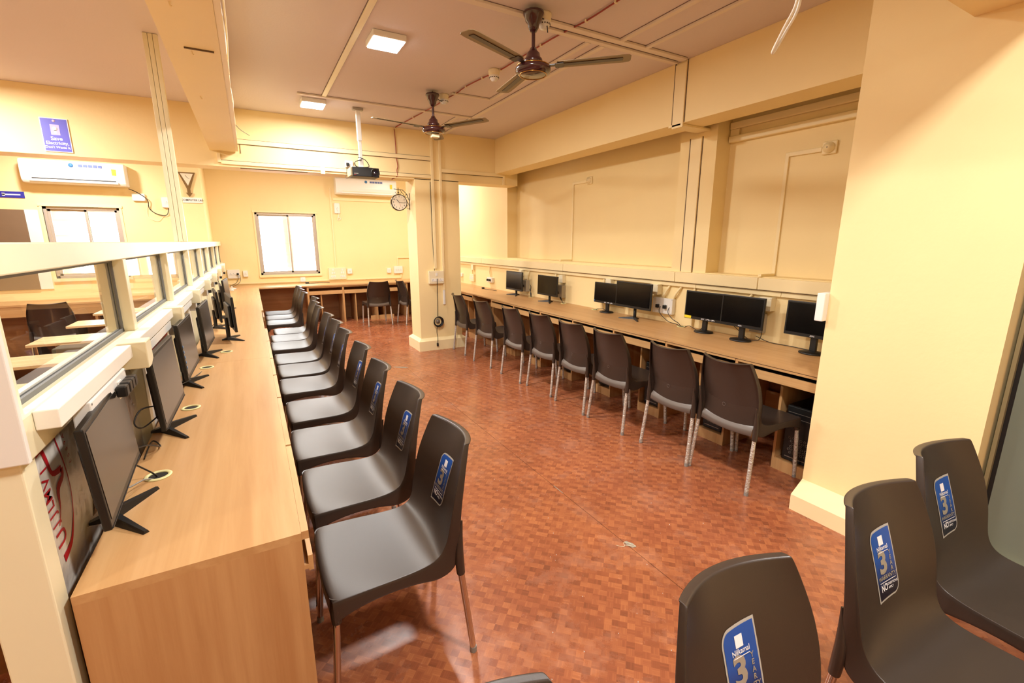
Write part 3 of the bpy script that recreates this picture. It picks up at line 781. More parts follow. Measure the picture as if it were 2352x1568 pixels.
# ================================================================== monitors (face local +Y)
def monitor(label, loc, rz, w, h, zb, base, screen, tilt=.0, logo=None, group=None, extra=None):
    t = thing('monitor', label, 'monitor', loc, rz, group)
    c, s_ = math.cos(tilt), math.sin(tilt)
    piv = zb
    def T4(): return Matrix.Translation((0, 0, piv)) @ Matrix.Rotation(tilt, 4, 'X') @ Matrix.Translation((0, 0, -piv))
    mb = MB(); mb.M = T4(); mb.box(-w/2, w/2, -.012, .008, zb, zb+h, .004); mb.box(-w*.36, w*.36, -.035, -.011, zb+.03, zb+h*.75, .01); cs = mb.build('casing', M_black, t)
    bz = .014
    mb = MB(); mb.M = T4(); mb.box(-w/2+bz, w/2-bz, .0075, .0095, zb+bz*1.9, zb+h-bz); mb.build('screen', screen, t)
    mb = MB(); mb.M = T4(); mb.box(-w/2+.004, w/2-.004, .0085, .0098, zb+.003, zb+.006); mb.build('chin_edge', M_blackm, t)
    if base == 'vee':
        MB().tube([(0, -.045, zb+.10), (0, -.045, .02), (0, -.04, .012)], [.017, .017, .02], 10).build('stand', M_black, t)
        for sx in (-1, 1):
            mb = MB(); A = Vector((sx*.008, -.045, 0)); B = Vector((sx*.150, .055, 0)); d = (B-A).normalized(); nrm = Vector((-d.y, d.x, 0))
            vs = []
            for (p, wd, hh) in ((A, .020, .030), (B, .009, .009)):
                vs += [tuple(p-nrm*wd), tuple(p+nrm*wd), tuple(p+nrm*wd*.5+Vector((0, 0, hh))), tuple(p-nrm*wd*.5+Vector((0, 0, hh)))]
            mb.add(vs, [(0, 1, 2, 3), (7, 6, 5, 4), (0, 4, 5, 1), (1, 5, 6, 2), (2, 6, 7, 3), (3, 7, 4, 0)]); mb.build('foot', M_black, t)
        mb = MB(); mb.add([(-.02, -.04, 0), (.02, -.04, 0), (.02, -.04, .03), (-.02, -.04, .03), (-.01, -.10, 0), (.01, -.10, 0), (.01, -.10, .008), (-.01, -.10, .008)],
                          [(0, 1, 2, 3), (7, 6, 5, 4), (0, 4, 5, 1), (1, 5, 6, 2), (2, 6, 7, 3), (3, 7, 4, 0)]); mb.build('rear_foot', M_black, t)
    else:
        mb = MB(); mb.lathe([(0, 0), (.092, 0), (.094, .006), (.09, .013), (.03, .022), (0, .022)], 32); b = mb.build('base', M_black, t); b.scale = (1, .82, 1); b.location = (0, -.02, 0)
        MB().box(-.024, .024, -.045, -.018, .018, zb+.12, .005).build('stand', M_black, t)
    if logo:
        M4 = T4(); text_obj('logo', logo, .016, M_print, t, lambda x, y: tuple(M4 @ Vector((-x, .0100, zb+.0135+y))), .02)
    if extra == 'yellow':
        mb = MB(); mb.M = T4(); mb.box(w/2-.085, w/2-.006, .0098, .0106, zb+.006, zb+.030); mb.build('yellow_tag', M_yel, t)
        mb = MB(); mb.M = T4()
        for k in range(9): mb.box(-.13+k*.011, -.122+k*.011, .0098, .0104, zb+.012+.003*math.sin(k*2.3), zb+.018+.004*math.sin(k*1.3))
        mb.build('white_scribble', M_print, t)
    if extra == 'blue':
        mb = MB(); mb.M = T4(); mb.box(w/2-.02, w/2-.008, .0098, .0106, zb+.015, zb+.030); mb.build('blue_tag', M_bluet, t)
        mb = MB(); mb.M = T4()
        for k in range(9): mb.box(-.13+k*.011, -.122+k*.011, .0098, .0104, zb+.012+.003*math.sin(k*2.3), zb+.018+.004*math.sin(k*1.3))
        mb.build('white_scribble', M_print, t)
    if extra == 'dots':
        mb = MB(); mb.M = T4()
        for k in range(5): mb.lathe([(0, .0104), (.009, .0104), (.009, .0095)], 10, (w/2-.03, 0, zb+.07+k*.03), 'y')
        mb.build('blue_dots', M_bluet, t)
    return t
gl = 'monitors on the left counter'; grr = 'monitors on the right desk'
lm = [((-.425, 1.752), -PI/2+.05, .530, .296, .095, 'nearest flat monitor on the left counter, by its near end', None),
      ((-.385, 2.52), -PI/2-.02, .520, .320, .085, 'second flat monitor on the left counter, in front of the cream box', None),
      ((-.385, 3.335), -PI/2-.02, .520, .320, .085, 'third flat monitor on the left counter with blue dots on its screen', 'dots'),
      ((-.345, 4.14), -PI/2-.03, .520, .320, .085, 'fourth flat monitor on the left counter reflecting bright shapes', None),
      ((-.34, 5.45), -PI/2+.11, .48, .30, .085, 'fifth monitor on the left counter, turned so its edge shows', None),
      ((-.31, 6.85), -PI/2-.06, .50, .31, .085, 'monitor with pale reflecting screen near the far end of the left counter', None)]
for (x, y), rz, w, h, zb, l, e in lm:
    monitor(l, (x, y, DZ), rz, w, h, zb, 'vee', M_screenl, .06 if y < 2 else .05, None, gl, e)
monitor('black monitor turned away with its rear showing, out in the middle of the left counter', (-.205, 4.74, DZ), -PI/2+.13, .50, .30, .10, 'vee', M_screen, .02, None, gl)
monitor('sixth black monitor of the left counter, seen almost edge on behind the fifth', (-.33, 6.15, DZ), -PI/2+.08, .48, .30, .085, 'vee', M_screen, .03, None, gl)
rm = [((3.60, 6.34), PI/2, .52, .30, .085, 'vee', 'square looking black monitor on the right desk nearest the pillar', None, None),
      ((3.58, 5.36), PI/2, .50, .28, .10, 'vee', 'second black monitor on the right desk from the pillar, with a grey box behind', None, None),
      ((3.66, 4.21), PI/2, .43, .25, .115, 'disc', 'small black monitor with a blue tag, partly behind a larger one', 'AOC', 'blue'),
      ((3.58, 3.68), PI/2, .54, .285, .13, 'vee', 'large black monitor in the middle of the right desk', None, None),
      ((3.63, 2.80), PI/2, .435, .27, .12, 'disc', 'black monitor with a yellow tag on its lower corner', 'AOC', 'yellow'),
      ((3.60, 2.40), PI/2, .40, .27, .125, 'disc', 'black monitor overlapping the one with the yellow tag', 'AOC', None),
      ((3.64, 1.83), PI/2, .44, .27, .13, 'disc', 'black monitor on the right desk partly hidden by the cream column', 'AOC', None)]
for (x, y), rz, w, h, zb, base, l, lg, e in rm:
    monitor(l, (x+.05, y*1.012, DR), rz, w, h, zb-.004, base, M_screen, .03, lg, grr, e)

# grommets
def grommet(label, x, y, g):
    mb = MB(); mb.lathe([(.030, .0005), (.044, .0005), (.044, .003), (.040, .005), (.032, .005), (.030, .0025), (.030, .0006)], 28)
    t = thing('cable_grommet', label, 'grommet', (x, y, DR if x > 3 else DZ), 0, g); mb.build('ring', mat('pale_yellow_ring', (226, 220, 160), .4) if 'ring_m' not in globals() else ring_m, t)
    MB().lathe([(0, .0006), (.0298, .0006)], 20).build('opening', M_inner, t)
for (x, y), l in zip([(-.39, 2.015), (-.36, 2.82), (-.35, 3.72), (-.25, 4.2)], ['beside the nearest monitor', 'beside the second monitor', 'beside the third monitor', 'beside the fourth monitor']):
    grommet('pale yellow cable ring set in the left counter ' + l, x, y, 'cable rings of the counters')
for (x, y), l in zip([(3.70, 5.98), (3.70, 5.12), (3.70, 4.45), (3.70, 3.10)], ['behind the square monitor', 'by the grey box', 'left of the blue tagged monitor', 'where two plug cables enter']):
    grommet('pale cable ring set in the right desk ' + l, x+.06, y*1.015, 'cable rings of the counters')

# ================================================================== cables
def cable(label, pts, r=.003, m=None, sub=6, group=None, name='cable', parent=None):
    if not parent and all(p[0] > 3.5 for p in pts): pts = [(p[0]+.06, p[1]*1.015, p[2]+.01) for p in pts]
    P = [Vector(p) for p in pts]; out = []
    for i in range(len(P)-1):
        p0 = P[max(i-1, 0)]; p1 = P[i]; p2 = P[i+1]; p3 = P[min(i+2, len(P)-1)]
        for k in range(sub):
            t = k/sub; out.append(.5*((2*p1)+(-p0+p2)*t+(2*p0-5*p1+4*p2-p3)*t*t+(-p0+3*p1-3*p2+p3)*t**3))
    out.append(P[-1])
    o = MB().tube(out, r, 6).build(name, m or M_black, parent)
    if not parent: tag(o, label, 'cable', group)
    return o
cable('black cable looping behind the nearest monitor', [(-.46, 1.95, 1.10), (-.44, 1.93, 1.02), (-.455, 1.9, .93), (-.43, 1.97, .86), (-.40, 2.0, .81), (-.39, 2.015, .78)])
cable('grey cable into the ring by the nearest monitor', [(-.47, 1.72, .93), (-.45, 1.85, .84), (-.42, 1.96, .81), (-.395, 2.005, .78)], .003, M_foot)
cable('black cable looping from the second monitor to the wall', [(-.40, 2.30, .98), (-.45, 2.24, .99), (-.47, 2.20, .95), (-.45, 2.22, .92), (-.41, 2.33, .93)])
cable('black cable under the second monitor', [(-.47, 2.1, .88), (-.44, 2.2, .85), (-.42, 2.3, .80), (-.46, 2.38, .80), (-.46, 2.2, .795)])
cable('black cables behind the third monitor', [(-.45, 3.05, .97), (-.46, 3.1, .9), (-.43, 3.2, .83), (-.36, 3.72, .78)])
cable('thin cable trailing behind the turned monitor', [(-.30, 4.9, .91), (-.37, 4.95, .90), (-.40, 4.9, .85), (-.42, 4.7, .80)])
cable('black cable hanging by the far sockets of the left counter', [(-.41, 7.0, 1.2), (-.39, 7.1, 1.05), (-.36, 7.15, .9), (-.33, 7.6, .80)])
cable('grey cable hanging at the far corner of the left counter', [(-.23, 10.58, 1.0), (-.23, 10.55, .9), (-.27, 10.5, .84), (-.35, 10.4, .80), (-.40, 10.2, .795)], .004, M_ink)
for k in range(5):
    cable('white cable in the tangle at the far left corner, ' + ['lowest strand', 'second strand from the corner', 'middle strand', 'fourth strand from the corner', 'strand nearest the camera'][k], [(-.44+.02*k, 9.9+.05*k, .797), (-.38, 9.8+.1*k, .81+.004*k), (-.30-.02*k, 9.9, .797), (-.40, 9.6+.06*k, .797+.006*k), (-.33, 9.5, .80)], .004, M_white, 5, 'white cables tangled at the far left corner')
# right side
cable('black cable from left plug of the double socket', [(3.735, 3.42, .965), (3.70, 3.40, .90), (3.70, 3.28, .82), (3.70, 3.16, .805), (3.70, 3.11, .78)], .0035)
cable('black cable from right plug of the double socket', [(3.735, 3.30, .965), (3.705, 3.29, .91), (3.70, 3.22, .85), (3.70, 3.14, .82), (3.70, 3.10, .78)], .0035)
cable('black cable from ring to the yellow tagged monitor', [(3.70, 3.09, .78), (3.69, 3.0, .815), (3.68, 2.93, .80), (3.66, 2.86, .80), (3.64, 2.8, .84)], .003)
cable('black cable running along the wall to the last monitor', [(3.68, 2.3, .84), (3.72, 2.2, .80), (3.745, 2.05, .795), (3.745, 1.8, .795), (3.70, 1.75, .83)], .003)
cable('black cable under the overlapping monitor', [(3.60, 2.46, .91), (3.64, 2.42, .86), (3.68, 2.36, .80), (3.7, 2.28, .81), (3.68, 2.25, .90)], .003)
cable('black cable of the blue tagged monitor', [(3.70, 4.44, .78), (3.68, 4.38, .81), (3.66, 4.28, .83), (3.66, 4.2, .815), (3.69, 4.3, .797)], .003)
for k in range(4):
    cable('black cable hanging right of the square monitor, ' + ['leftmost', 'second from the left', 'third from the left', 'rightmost'][k] + ' of four', [(3.73, 6.06-.02*k, .99-.02*k), (3.72, 6.02+.01*k, .90), (3.70, 6.0-.01*k, .84), (3.70, 5.98, .78)], .003, None, 5, 'black cables beside the square monitor')
    cable('black cable hanging right of the second monitor, ' + ['leftmost', 'second from the left', 'third from the left', 'rightmost'][k] + ' of four', [(3.72, 5.28-.03*k, .92-.01*k), (3.71, 5.2+.01*k, .86), (3.70, 5.15, .81), (3.70, 5.12, .78)], .003, None, 5, 'black cables beside the second monitor')
cable('black plug lead lying on the right desk', [(3.64, 7.02, .795), (3.62, 7.15, .797), (3.60, 7.3, .795), (3.60, 7.45, .797)], .004)
tag(MB().box(3.64, 3.68, 7.56, 7.61, DR+.0005, DR+.03, .005).build('loose_plug', M_black), 'loose black plug lying on the right desk', 'plug')
cable('black plug lead lying on the far counter', [(1.0, 10.45, .796), (1.12, 10.42, .797), (1.25, 10.48, .80), (1.4, 10.40, .795)], .005)
tag(MB().box(.93, 1.0, 10.43, 10.47, DZ+.0005, DZ+.03, .006).build('loose_plug', M_black), 'loose black plug lying on the far counter under the window', 'plug')

# ================================================================== right wall trunking and boxes
T = thing('wall_trunking', 'cream trunking in two tiers along the right wall above the desk', 'trunking', (0, 0, 0))
for a, b in ((1.42, 2.40), (2.406, 3.30), (3.306, 5.27), (5.276, 7.9), (7.906, YF-.02)):
    box('upper_trunking', M_trim, XR-.055, XR-.0005, a, b, 1.245, 1.345, T, .003)
for a, b in ((1.42, 2.2), (2.203, 3.05), (3.053, 5.3), (5.303, YF-.02)):
    box('lower_trunking', M_trim, XR-.032, XR-.0005, a, b, 1.198, 1.240, T, .002)
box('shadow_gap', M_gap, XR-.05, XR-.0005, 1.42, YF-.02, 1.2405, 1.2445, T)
T = thing('pilaster_casing', 'cream double casing down the pilaster of the right wall', 'casing', (0, 0, 0))
box('casing', M_trim, XR-.016, XR-.0005, 3.14, 3.265, 1.346, 2.62, T, .003)
box('casing_line', M_gap, XR-.0025, XR-.0005, 3.2655, 3.286, 1.35, 2.62, T); box('casing_line', M_gap, XR-.0025, XR-.0005, 3.132, 3.1395, 1.35, 2.62, T)
box('soffit_casing', M_trim, 3.436, XR-.001, 3.06, 3.20, 2.655, 2.6745, T, .003)
box('beam_casing', M_trim, 3.436, 3.4495, 3.04, 3.16, 2.64, CZ-.02, T, .003)
box('casing_line', M_gap, 3.4485, 3.4505, 3.1605, 3.178, 2.68, CZ, T); box('casing_line', M_gap, 3.4485, 3.4505, 3.032, 3.0395, 2.68, CZ, T)
T = thing('recess_pipes', 'cream pipes boxed along the top of the near recess', 'pipe', (0, 0, 0))
box('upper_pipe', M_trim, 3.99, 4.0295, 1.2, 2.97, 2.66, 2.72, T, .006); box('lower_pipe', M_trim, 3.985, 4.0295, 1.2, 2.97, 2.545, 2.60, T, .006); box('link', M_trim, 4.0, 4.0295, 2.88, 2.97, 2.601, 2.659, T, .004)
def thermostat(label, y, z, dy, zz0):
    t = thing('sensor', label, 'sensor', (4.03, y, z), 0, 'round sensors in the wall recesses')
    MB().box(-.02, -.0005, -.055, .055, -.05, .05, .01).build('base_plate', M_trim, t)
    MB().lathe([(.042, -.0205), (.040, -.035), (.028, -.038), (.026, -.050), (0, -.052)], 24, axis='x').build('dial', M_trim, t)
    MB().lathe([(.0, -.0535), (.004, -.0535), (.004, -.052)], 8, axis='x').build('led', M_ink, t)
    c = thing('sensor_conduit', label.replace('round cream sensor', 'thin conduit of the cream sensor'), 'conduit', (0, 0, 0))
    box('level_run', M_trim, 4.012, 4.0295, y+.055, y+dy, z-.022, z+.012, c, .003); box('upright_run', M_trim, 4.014, 4.0295, y+dy-.0, y+dy+.03, zz0, z+.012, c, .003)
    box('sill_run', M_trim, XR-.02, 4.013, y+dy+.0, y+dy+.03, zz0-.002, zz0+.02, c, .003)
thermostat('round cream sensor in the far recess of the right wall', 5.04, 2.44, .34, 1.380)
thermostat('round cream sensor in the near recess of the right wall', 2.09, 2.365, .31, 1.354)
gb = 'switch boxes over the right desk'
# rz=+90: local +Y -> -X
def rbox(l, y, z, w, h, d=.06, m=None, **k): return switchboard(l, (XR, y*1.018, 1.65-(1.65-z)*1.012), PI/2, w, h, d, m, group=gb, **k)
rbox('wide cream double socket with two black plugs in the middle of the right wall', 3.385, .985, .27, .165, .05, M_white, sockets=[(-.05, 0), (.05, 0)], plugs=[(-.05, -.005), (.05, -.005)])
rbox('small cream network box above the wide double socket', 3.50, 1.15, .115, .11, .07, plugs=[])
rbox('small cream network box above the overlapping monitor', 2.27, 1.135, .115, .115, .07)
rbox('tall cream box behind the overlapping monitor', 2.33, .965, .12, .17, .055, m=M_silverbox)
rbox('small cream network box above the blue tagged monitor', 4.24, 1.16, .10, .10, .06)
rbox('small cream network box above the second monitor', 5.22, 1.14, .09, .11, .06)
rbox('grey cream box with a black plug behind the second monitor', 5.24, .965, .14, .18, .07, m=M_silverbox, plugs=[(.02, -.02)])
rbox('small cream network box above the square monitor', 6.35, 1.155, .09, .10, .05)
rbox('grey cream box with a black plug behind the square monitor', 6.20, .965, .14, .18, .07, m=M_silverbox, plugs=[(0, 0)])
rbox('white double socket with two black plugs near the pillar', 7.45, .965, .20, .09, .05, m=M_white, plugs=[(-.045, 0), (.045, 0)])
rbox('small cream box high on the wall beyond the pillar', 8.2, 1.155, .09, .10, .05)
rbox('cream socket board on the wall beyond the pillar', 8.25, .95, .20, .14, .04, m=M_ivory, sockets=[(-.05, 0), (.05, 0)])
rbox('small cream socket farthest along the right wall', 8.80, .975, .13, .07, .04, m=M_white, sockets=[(0, 0)])
def dropper(y0, z0, y1, z1, l):
    y0 *= 1.018; y1 *= 1.018; z1 = max(z1, DR+.001) if z1 > .81 else DR+.012
    tag(MB().tube([(XR-.012, y0, z0), (XR-.03, (y0+y1)/2, (z0+z1)/2), (XR-.02, y1, z1)], .012, 6).build('cable_drop', M_trim), l, 'conduit', 'short cable drops over the right desk')
dropper(3.33, 1.197, 3.40, 1.06, 'slanting cream cable drop above the left plug of the wide double socket'); dropper(3.18, 1.197, 3.27, 1.06, 'slanting cream cable drop above the right plug of the wide double socket')
dropper(2.42, 1.197, 2.50, 1.05, 'slanting cream cable drop behind the overlapping monitor'); dropper(5.4, 1.197, 5.36, 1.05, 'short cable drop left of the network box over the second monitor')
dropper(6.12, 1.197, 6.16, 1.05, 'short cable drop above the grey box of the square monitor'); dropper(7.5, 1.197, 7.46, 1.01, 'long cable drop above the white double socket'); dropper(8.22, 1.197, 8.24, 1.02, 'short cable drop above the socket board beyond the pillar')
dropper(4.36, 1.197, 4.36, .80, 'straight cream drop left of the blue tagged monitor'); dropper(3.02, 1.197, 3.02, .80, 'straight cream drop left of the yellow tagged monitor')
# white box edge on the column
t = thing('switch_box', 'white switch box on the far side of the cream column', 'switch', (0, 0, 0))
MB().box(2.885, 3.02, 1.4105, 1.455, 1.19, 1.355, .004).build('body', M_white, t); box('switch', M_ivory, 2.92, 2.97, 1.455, 1.458, 1.25, 1.30, t)

# pillar items
T = thing('pillar_casings', 'cream vertical casings down the pillar face', 'casing', (0, 0, 0))
box('left_casing', M_trim, 2.395, 2.435, 6.635, 6.6595, 1.25, CZ-.01, T, .003); box('right_casing', M_trim, 2.52, 2.555, 6.63, 6.6595, .92, CZ-.01, T, .003)
lab(box('white_casing_end', M_white, 2.522, 2.552, 6.632, 6.6595, .70, .919, T, .002), 'white unpainted end of the casing')
lab(MB().tube([(2.382, 6.655, 2.5), (2.385, 6.652, 1.7), (2.40, 6.65, 1.22)], .004, 5).build('loose_wire', M_ink, T), 'dark wire beside the casing')
switchboard('cream switchboard with a row of switches on the pillar', (2.415, 6.66, 1.12), PI, .235, .19, .05, M_ivory, sockets=[(-.06, -.04), (.06, -.04)], switches=[(-.01, -.04), (.0, .045), (-.095, -.04), (.025, -.04)])
T = thing('extension_coil', 'black cable coil hanging on the pillar from the switchboard', 'cable', (0, 0, 0))
cable('', [(2.42, 6.60, 1.10), (2.42, 6.62, .9), (2.42, 6.62, .7), (2.415, 6.625, .52)], .005, name='lead', parent=T)
mb = MB()
for k in range(6):
    pts = [(2.42+(.062+.003*k)*math.cos(a), 6.63-.006*k, .44+(.066+.002*k)*math.sin(a)) for a in [2*PI*j/20 for j in range(21)]]; mb.tube(pts, .008, 6, caps=False)
mb.build('coil', M_black, T); MB().lathe([(.03, 0), (.03, -.03), (.0, -.032)], 16, (2.42, 6.659, .44), 'y').build('hook_disc', M_honey, T)
cable('', [(2.40, 6.62, .37), (2.39, 6.615, .28), (2.395, 6.60, .20), (2.385, 6.585, .10)], .005, name='tail', parent=T)
MB().box(2.372, 2.398, 6.575, 6.598, .06, .11, .004).build('tail_plug', M_black, T)

# cross beam runs
T = thing('beam_trunking', 'cream trunking lines along the face of the cross beam', 'trunking', (0, 0, 0))
box('upper_run', M_trim, .0, 2.394, 6.642, 6.6595, 2.785, 2.835, T, .002); box('upper_line', M_gap, .0, 2.394, 6.650, 6.6595, 2.836, 2.840, T); box('upper_line', M_gap, .0, 2.394, 6.650, 6.6595, 2.780, 2.784, T)
box('lower_run', M_trim, -.19, 2.394, 6.640, 6.6595, 2.545, 2.585, T, .002); box('lower_line', M_gap, -.19, 2.394, 6.648, 6.6595, 2.586, 2.591, T)
box('clip_cover', M_trim, .90, .955, 6.63, 6.6595, 2.505, 2.60, T, .003); box('corner_drop', M_trim, -.225, -.19, 6.63, 6.6595, 2.56, 2.66, T, .003)
box('right_run', M_trim, 2.556, 3.60, 6.635, 6.6595, 2.635, 2.685, T, .003); box('right_line', M_gap, 2.556, 3.60, 6.645, 6.6595, 2.630, 2.634, T); box('right_drop', M_trim, 3.575, 3.61, 6.63, 6.6595, 2.52, 2.66, T, .003)
box('short_line', M_gap, .02, .026, 6.65, 6.6595, 2.68, 2.83, T); box('soffit_line', M_gap, .0, .75, 6.70, 6.72, 2.515, 2.5199, T)
switchboard('white double socket with a black plug on the beam by the projector', (1.263, 6.66, 2.65), PI, .10, .085, .03, M_white, sockets=[(-.02, 0)], plugs=[(.025, -.005)])
cable('thin grey lead from the beam socket to the projector', [(1.235, 6.61, 2.63), (1.20, 6.5, 2.55), (1.13, 6.2, 2.42), (1.16, 6.02, 2.42)], .003, M_ink)

# ceiling trunking
T = thing('ceiling_trunking', 'flat cable trunking crossing the ceiling', 'trunking', (0, 0, 0))
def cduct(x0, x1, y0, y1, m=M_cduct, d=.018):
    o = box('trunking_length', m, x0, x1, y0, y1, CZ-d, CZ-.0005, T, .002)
    for e in (0, 1):  # thin dark strip on each side paints the trunking's shadow
        if x1-x0 > y1-y0: box('shade_line', M_edge_shade, x0, x1, (y0-.006, y1)[e], (y0, y1+.006)[e], CZ-.002, CZ-.0005, o)
        else: box('shade_line', M_edge_shade, (x0-.006, x1)[e], (x0, x1+.006)[e], y0, y1, CZ-.002, CZ-.0005, o)
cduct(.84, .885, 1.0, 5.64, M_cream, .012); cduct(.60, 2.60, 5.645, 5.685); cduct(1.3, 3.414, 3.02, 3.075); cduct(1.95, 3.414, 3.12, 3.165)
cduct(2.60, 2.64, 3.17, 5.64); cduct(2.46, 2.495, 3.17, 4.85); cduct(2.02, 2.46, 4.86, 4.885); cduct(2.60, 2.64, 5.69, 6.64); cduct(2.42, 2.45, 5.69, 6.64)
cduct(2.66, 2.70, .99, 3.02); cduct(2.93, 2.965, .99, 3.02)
# red wire with clips
T = thing('red_cable', 'red alarm cable clipped along the ceiling and down the beam', 'cable', (0, 0, 0))
rp = [(2.26, 1.0), (2.25, 2.0), (2.24, 2.6), (2.235, 2.9), (2.20, 3.15), (2.18, 3.4), (2.165, 3.7), (2.15, 4.03), (2.10, 4.3), (2.06, 4.6), (2.06, 4.85), (2.04, 5.05), (2.02, 5.4), (1.96, 6.0), (1.90, 6.63)]
cable('', [(x, y, CZ-.010) for x, y in rp]+[(1.895, 6.645, CZ-.05), (1.90, 6.648, 2.95), (1.90, 6.648, 2.8), (1.915, 6.648, 2.68), (1.90, 6.648, 2.62), (1.90, 6.65, 2.54), (1.85, 6.75, 2.51)], .0055, M_red, 5, name='cable_run', parent=T)
for i, (x, y) in enumerate(rp):
    if i: MB().box(x-.012, x+.012, y-.006, y+.006, CZ-.02, CZ-.0005, .002).build('clip', M_ivory, T)

# smoke detectors
def smoke(l, x, y):
    t = thing('smoke_detector', l, 'detector', (x, y, CZ), 0, 'white smoke detectors')
    MB().lathe([(0, -.0005), (.052, -.0005), (.054, -.015), (.050, -.03), (.050, -.045), (.044, -.052)], 28).build('base', M_ivory, t)
    MB().lathe([(.044, -.052), (.046, -.062), (.040, -.078), (.026, -.084), (.026, -.094), (0, -.096)], 28).build('sensor_head', M_white, t)
    mb = MB()
    for k in range(16):
        a = 2*PI*k/16; mb.M = Matrix.Rotation(a, 4, 'Z'); mb.box(.041, .0455, -.004, .004, -.074, -.066)
    mb.build('vents', M_ink, t)
smoke('white smoke detector on the ceiling beside the red cable, nearer the large fan', 2.11, 4.08); smoke('white smoke detector on the ceiling beside the smaller fan', 1.97, 4.98); smoke('white ceiling rose beside the stem of the nearer fan', 1.93, 2.98)

# fans
def fan(l, x, y, a0, extra, pitch):
    t = thing('ceiling_fan', l, 'fan', (x, y, CZ), 0, 'three bladed ceiling fans')
    MB().lathe([(.0, -.03), (.070, -.03), (.072, -.045), (.060, -.06), (.055, -.085), (.040, -.10), (.036, -.125), (.020, -.15), (.0, -.15)], 28).build('canopy', M_maroon, t)
    MB().tube([(0, 0, -.002), (0, 0, -.03)], .006, 6).build('hook', M_foot, t)
    MB().tube([(0, 0, -.15), (0, 0, -.28)], .0125, 12).build('down_rod', M_maroon, t)
    MB().lathe([(0, -.245), (.020, -.245), (.030, -.265), (.045, -.28), (.050, -.305), (.062, -.315), (.066, -.335), (.058, -.345)], 28).build('motor_cup', M_maroon, t)
    MB().lathe([(.058, -.345), (.100, -.352), (.122, -.372), (.122, -.392), (.104, -.408), (.070, -.416), (0, -.418)], 36).build('motor', M_maroon, t)
    mb = MB()
    for (r, z) in ((.112, -.3595), (.0925, -.4125)):
        mb.tube([(r*math.cos(q), r*math.sin(q), z) for q in [2*PI*k/36 for k in range(37)]], .0028, 6, caps=False)
    mb.build('gold_ring', M_gold, t)
    for k in range(3):
        a = a0+2*PI*k/3; Mx = Matrix.Rotation(a, 4, 'Z') @ Matrix.Translation((0, 0, -.362)) @ Matrix.Rotation(R(-1.5), 4, 'Y')
        mb = MB(); mb.M = Mx; mb.box(.105, .155, -.016, .016, -.003, .003); mb.box(.15, .21, -.04, .04, -.006, -.002, .001)
        br = mb.build('blade_bracket', M_blade2, t)
        Mb = Mx @ Matrix.Rotation(R(pitch), 4, 'X')
        out = [(.165, -.046), (.175, -.052), (.60, -.060), (.64, -.054), (.652, -.035), (.652, .035), (.64, .054), (.60, .060), (.175, .052), (.165, .046)]
        mb = MB(); mb.M = Mb; n = len(out); mb.add([(p[0], p[1], .0) for p in out]+[(p[0], p[1], .003) for p in out], [tuple(range(n)), tuple(range(n, 2*n))]+[(i, (i+1) % n, (i+1) % n+n, i+n) for i in range(n)])
        b = mb.build('blade', M_blade, t)
        mb = MB(); mb.M = Mb; mb.box(.20, .60, -.022, .018, -.0035, -.0004, .001); mb.build('blade_band', M_blade2, b)
    if extra:
        mb = MB(); mb.box(-.03, .05, -.04, .02, -.455, -.419, .004); lab(mb.build('taped_label', M_ivory, t), 'crumpled translucent tag under the motor')
    return t
fan('large ceiling fan nearest the camera with maroon motor', 1.822, 2.94, R(81), False, -2)
fan('smaller looking ceiling fan farther back over the aisle', 1.825, 4.93, R(64), True, -8)
cable('black supply lead beside the canopy of the nearer fan', [(1.88, 2.94, 3.13), (1.93, 2.95, 3.12), (1.95, 2.96, 3.06)], .004)
cable('black supply lead beside the canopy of the farther fan', [(1.88, 4.93, 3.11), (1.93, 4.95, 3.10), (1.97, 4.97, 3.12)], .004)

# projector
T = thing('projector', 'black projector hanging from a white ceiling pole', 'projector', (1.30, 5.95, 0), .0)
MB().box(-.155, .155, -.10, .13, 2.405, 2.51, .006).build('body', M_black, T)
lab(MB().box(-.175, -.152, -.09, .125, 2.41, 2.505, .005).build('side_grille', mat('beige_side_vent', (190, 176, 140), .5), T), 'beige ventilated side')
mb = MB(); mb.lathe([(.050, -.100), (.052, -.118), (.044, -.120), (.040, -.108), (.0, -.106)], 28, (.105, 0, 2.452), 'y'); mb.build('lens_ring', M_blackm, T)
MB().lathe([(.0, -.114), (.020, -.112), (.030, -.107)], 24, (.105, 0, 2.452), 'y').build('lens', mat('lens_glass', (16, 20, 46), .05, coat=1), T)
mb = MB(); mb.box(-.14, -.09, -.1015, -.1005, 2.432, 2.440); mb.build('badge', M_sgrey, T); mb = MB(); mb.box(-.14, -.115, -.1015, -.1005, 2.418, 2.424); mb.build('red_mark', M_redp, T)
mb = MB(); mb.box(-.13, .08, -.04, .04, 2.515, 2.522); mb.box(-.13, -.11, -.05, .05, 2.51, 2.517); mb.box(.06, .08, -.05, .05, 2.51, 2.517); mb.build('mount_plate', M_white, T)
MB().box(-.055, -.005, -.025, .025, 2.522, 2.62, .004).build('swivel', M_white, T)
MB().box(-.048, -.012, -.018, .018, 2.60, 2.85, .003).build('lower_pole', M_white, T); MB().box(-.054, -.006, -.024, .024, 2.82, 3.15, .003).build('upper_pole', M_white, T)
MB().box(-.09, .03, -.03, .03, 3.15, 3.179, .003).build('ceiling_bracket', M_silverbox, T)
cable('', [(-.03, -.04, 2.60), (-.11, -.06, 2.57), (-.10, -.06, 2.52), (-.03, -.05, 2.515), (.05, -.05, 2.53), (.01, -.05, 2.60), (-.07, -.03, 2.63)], .005, name='looped_lead', parent=T)

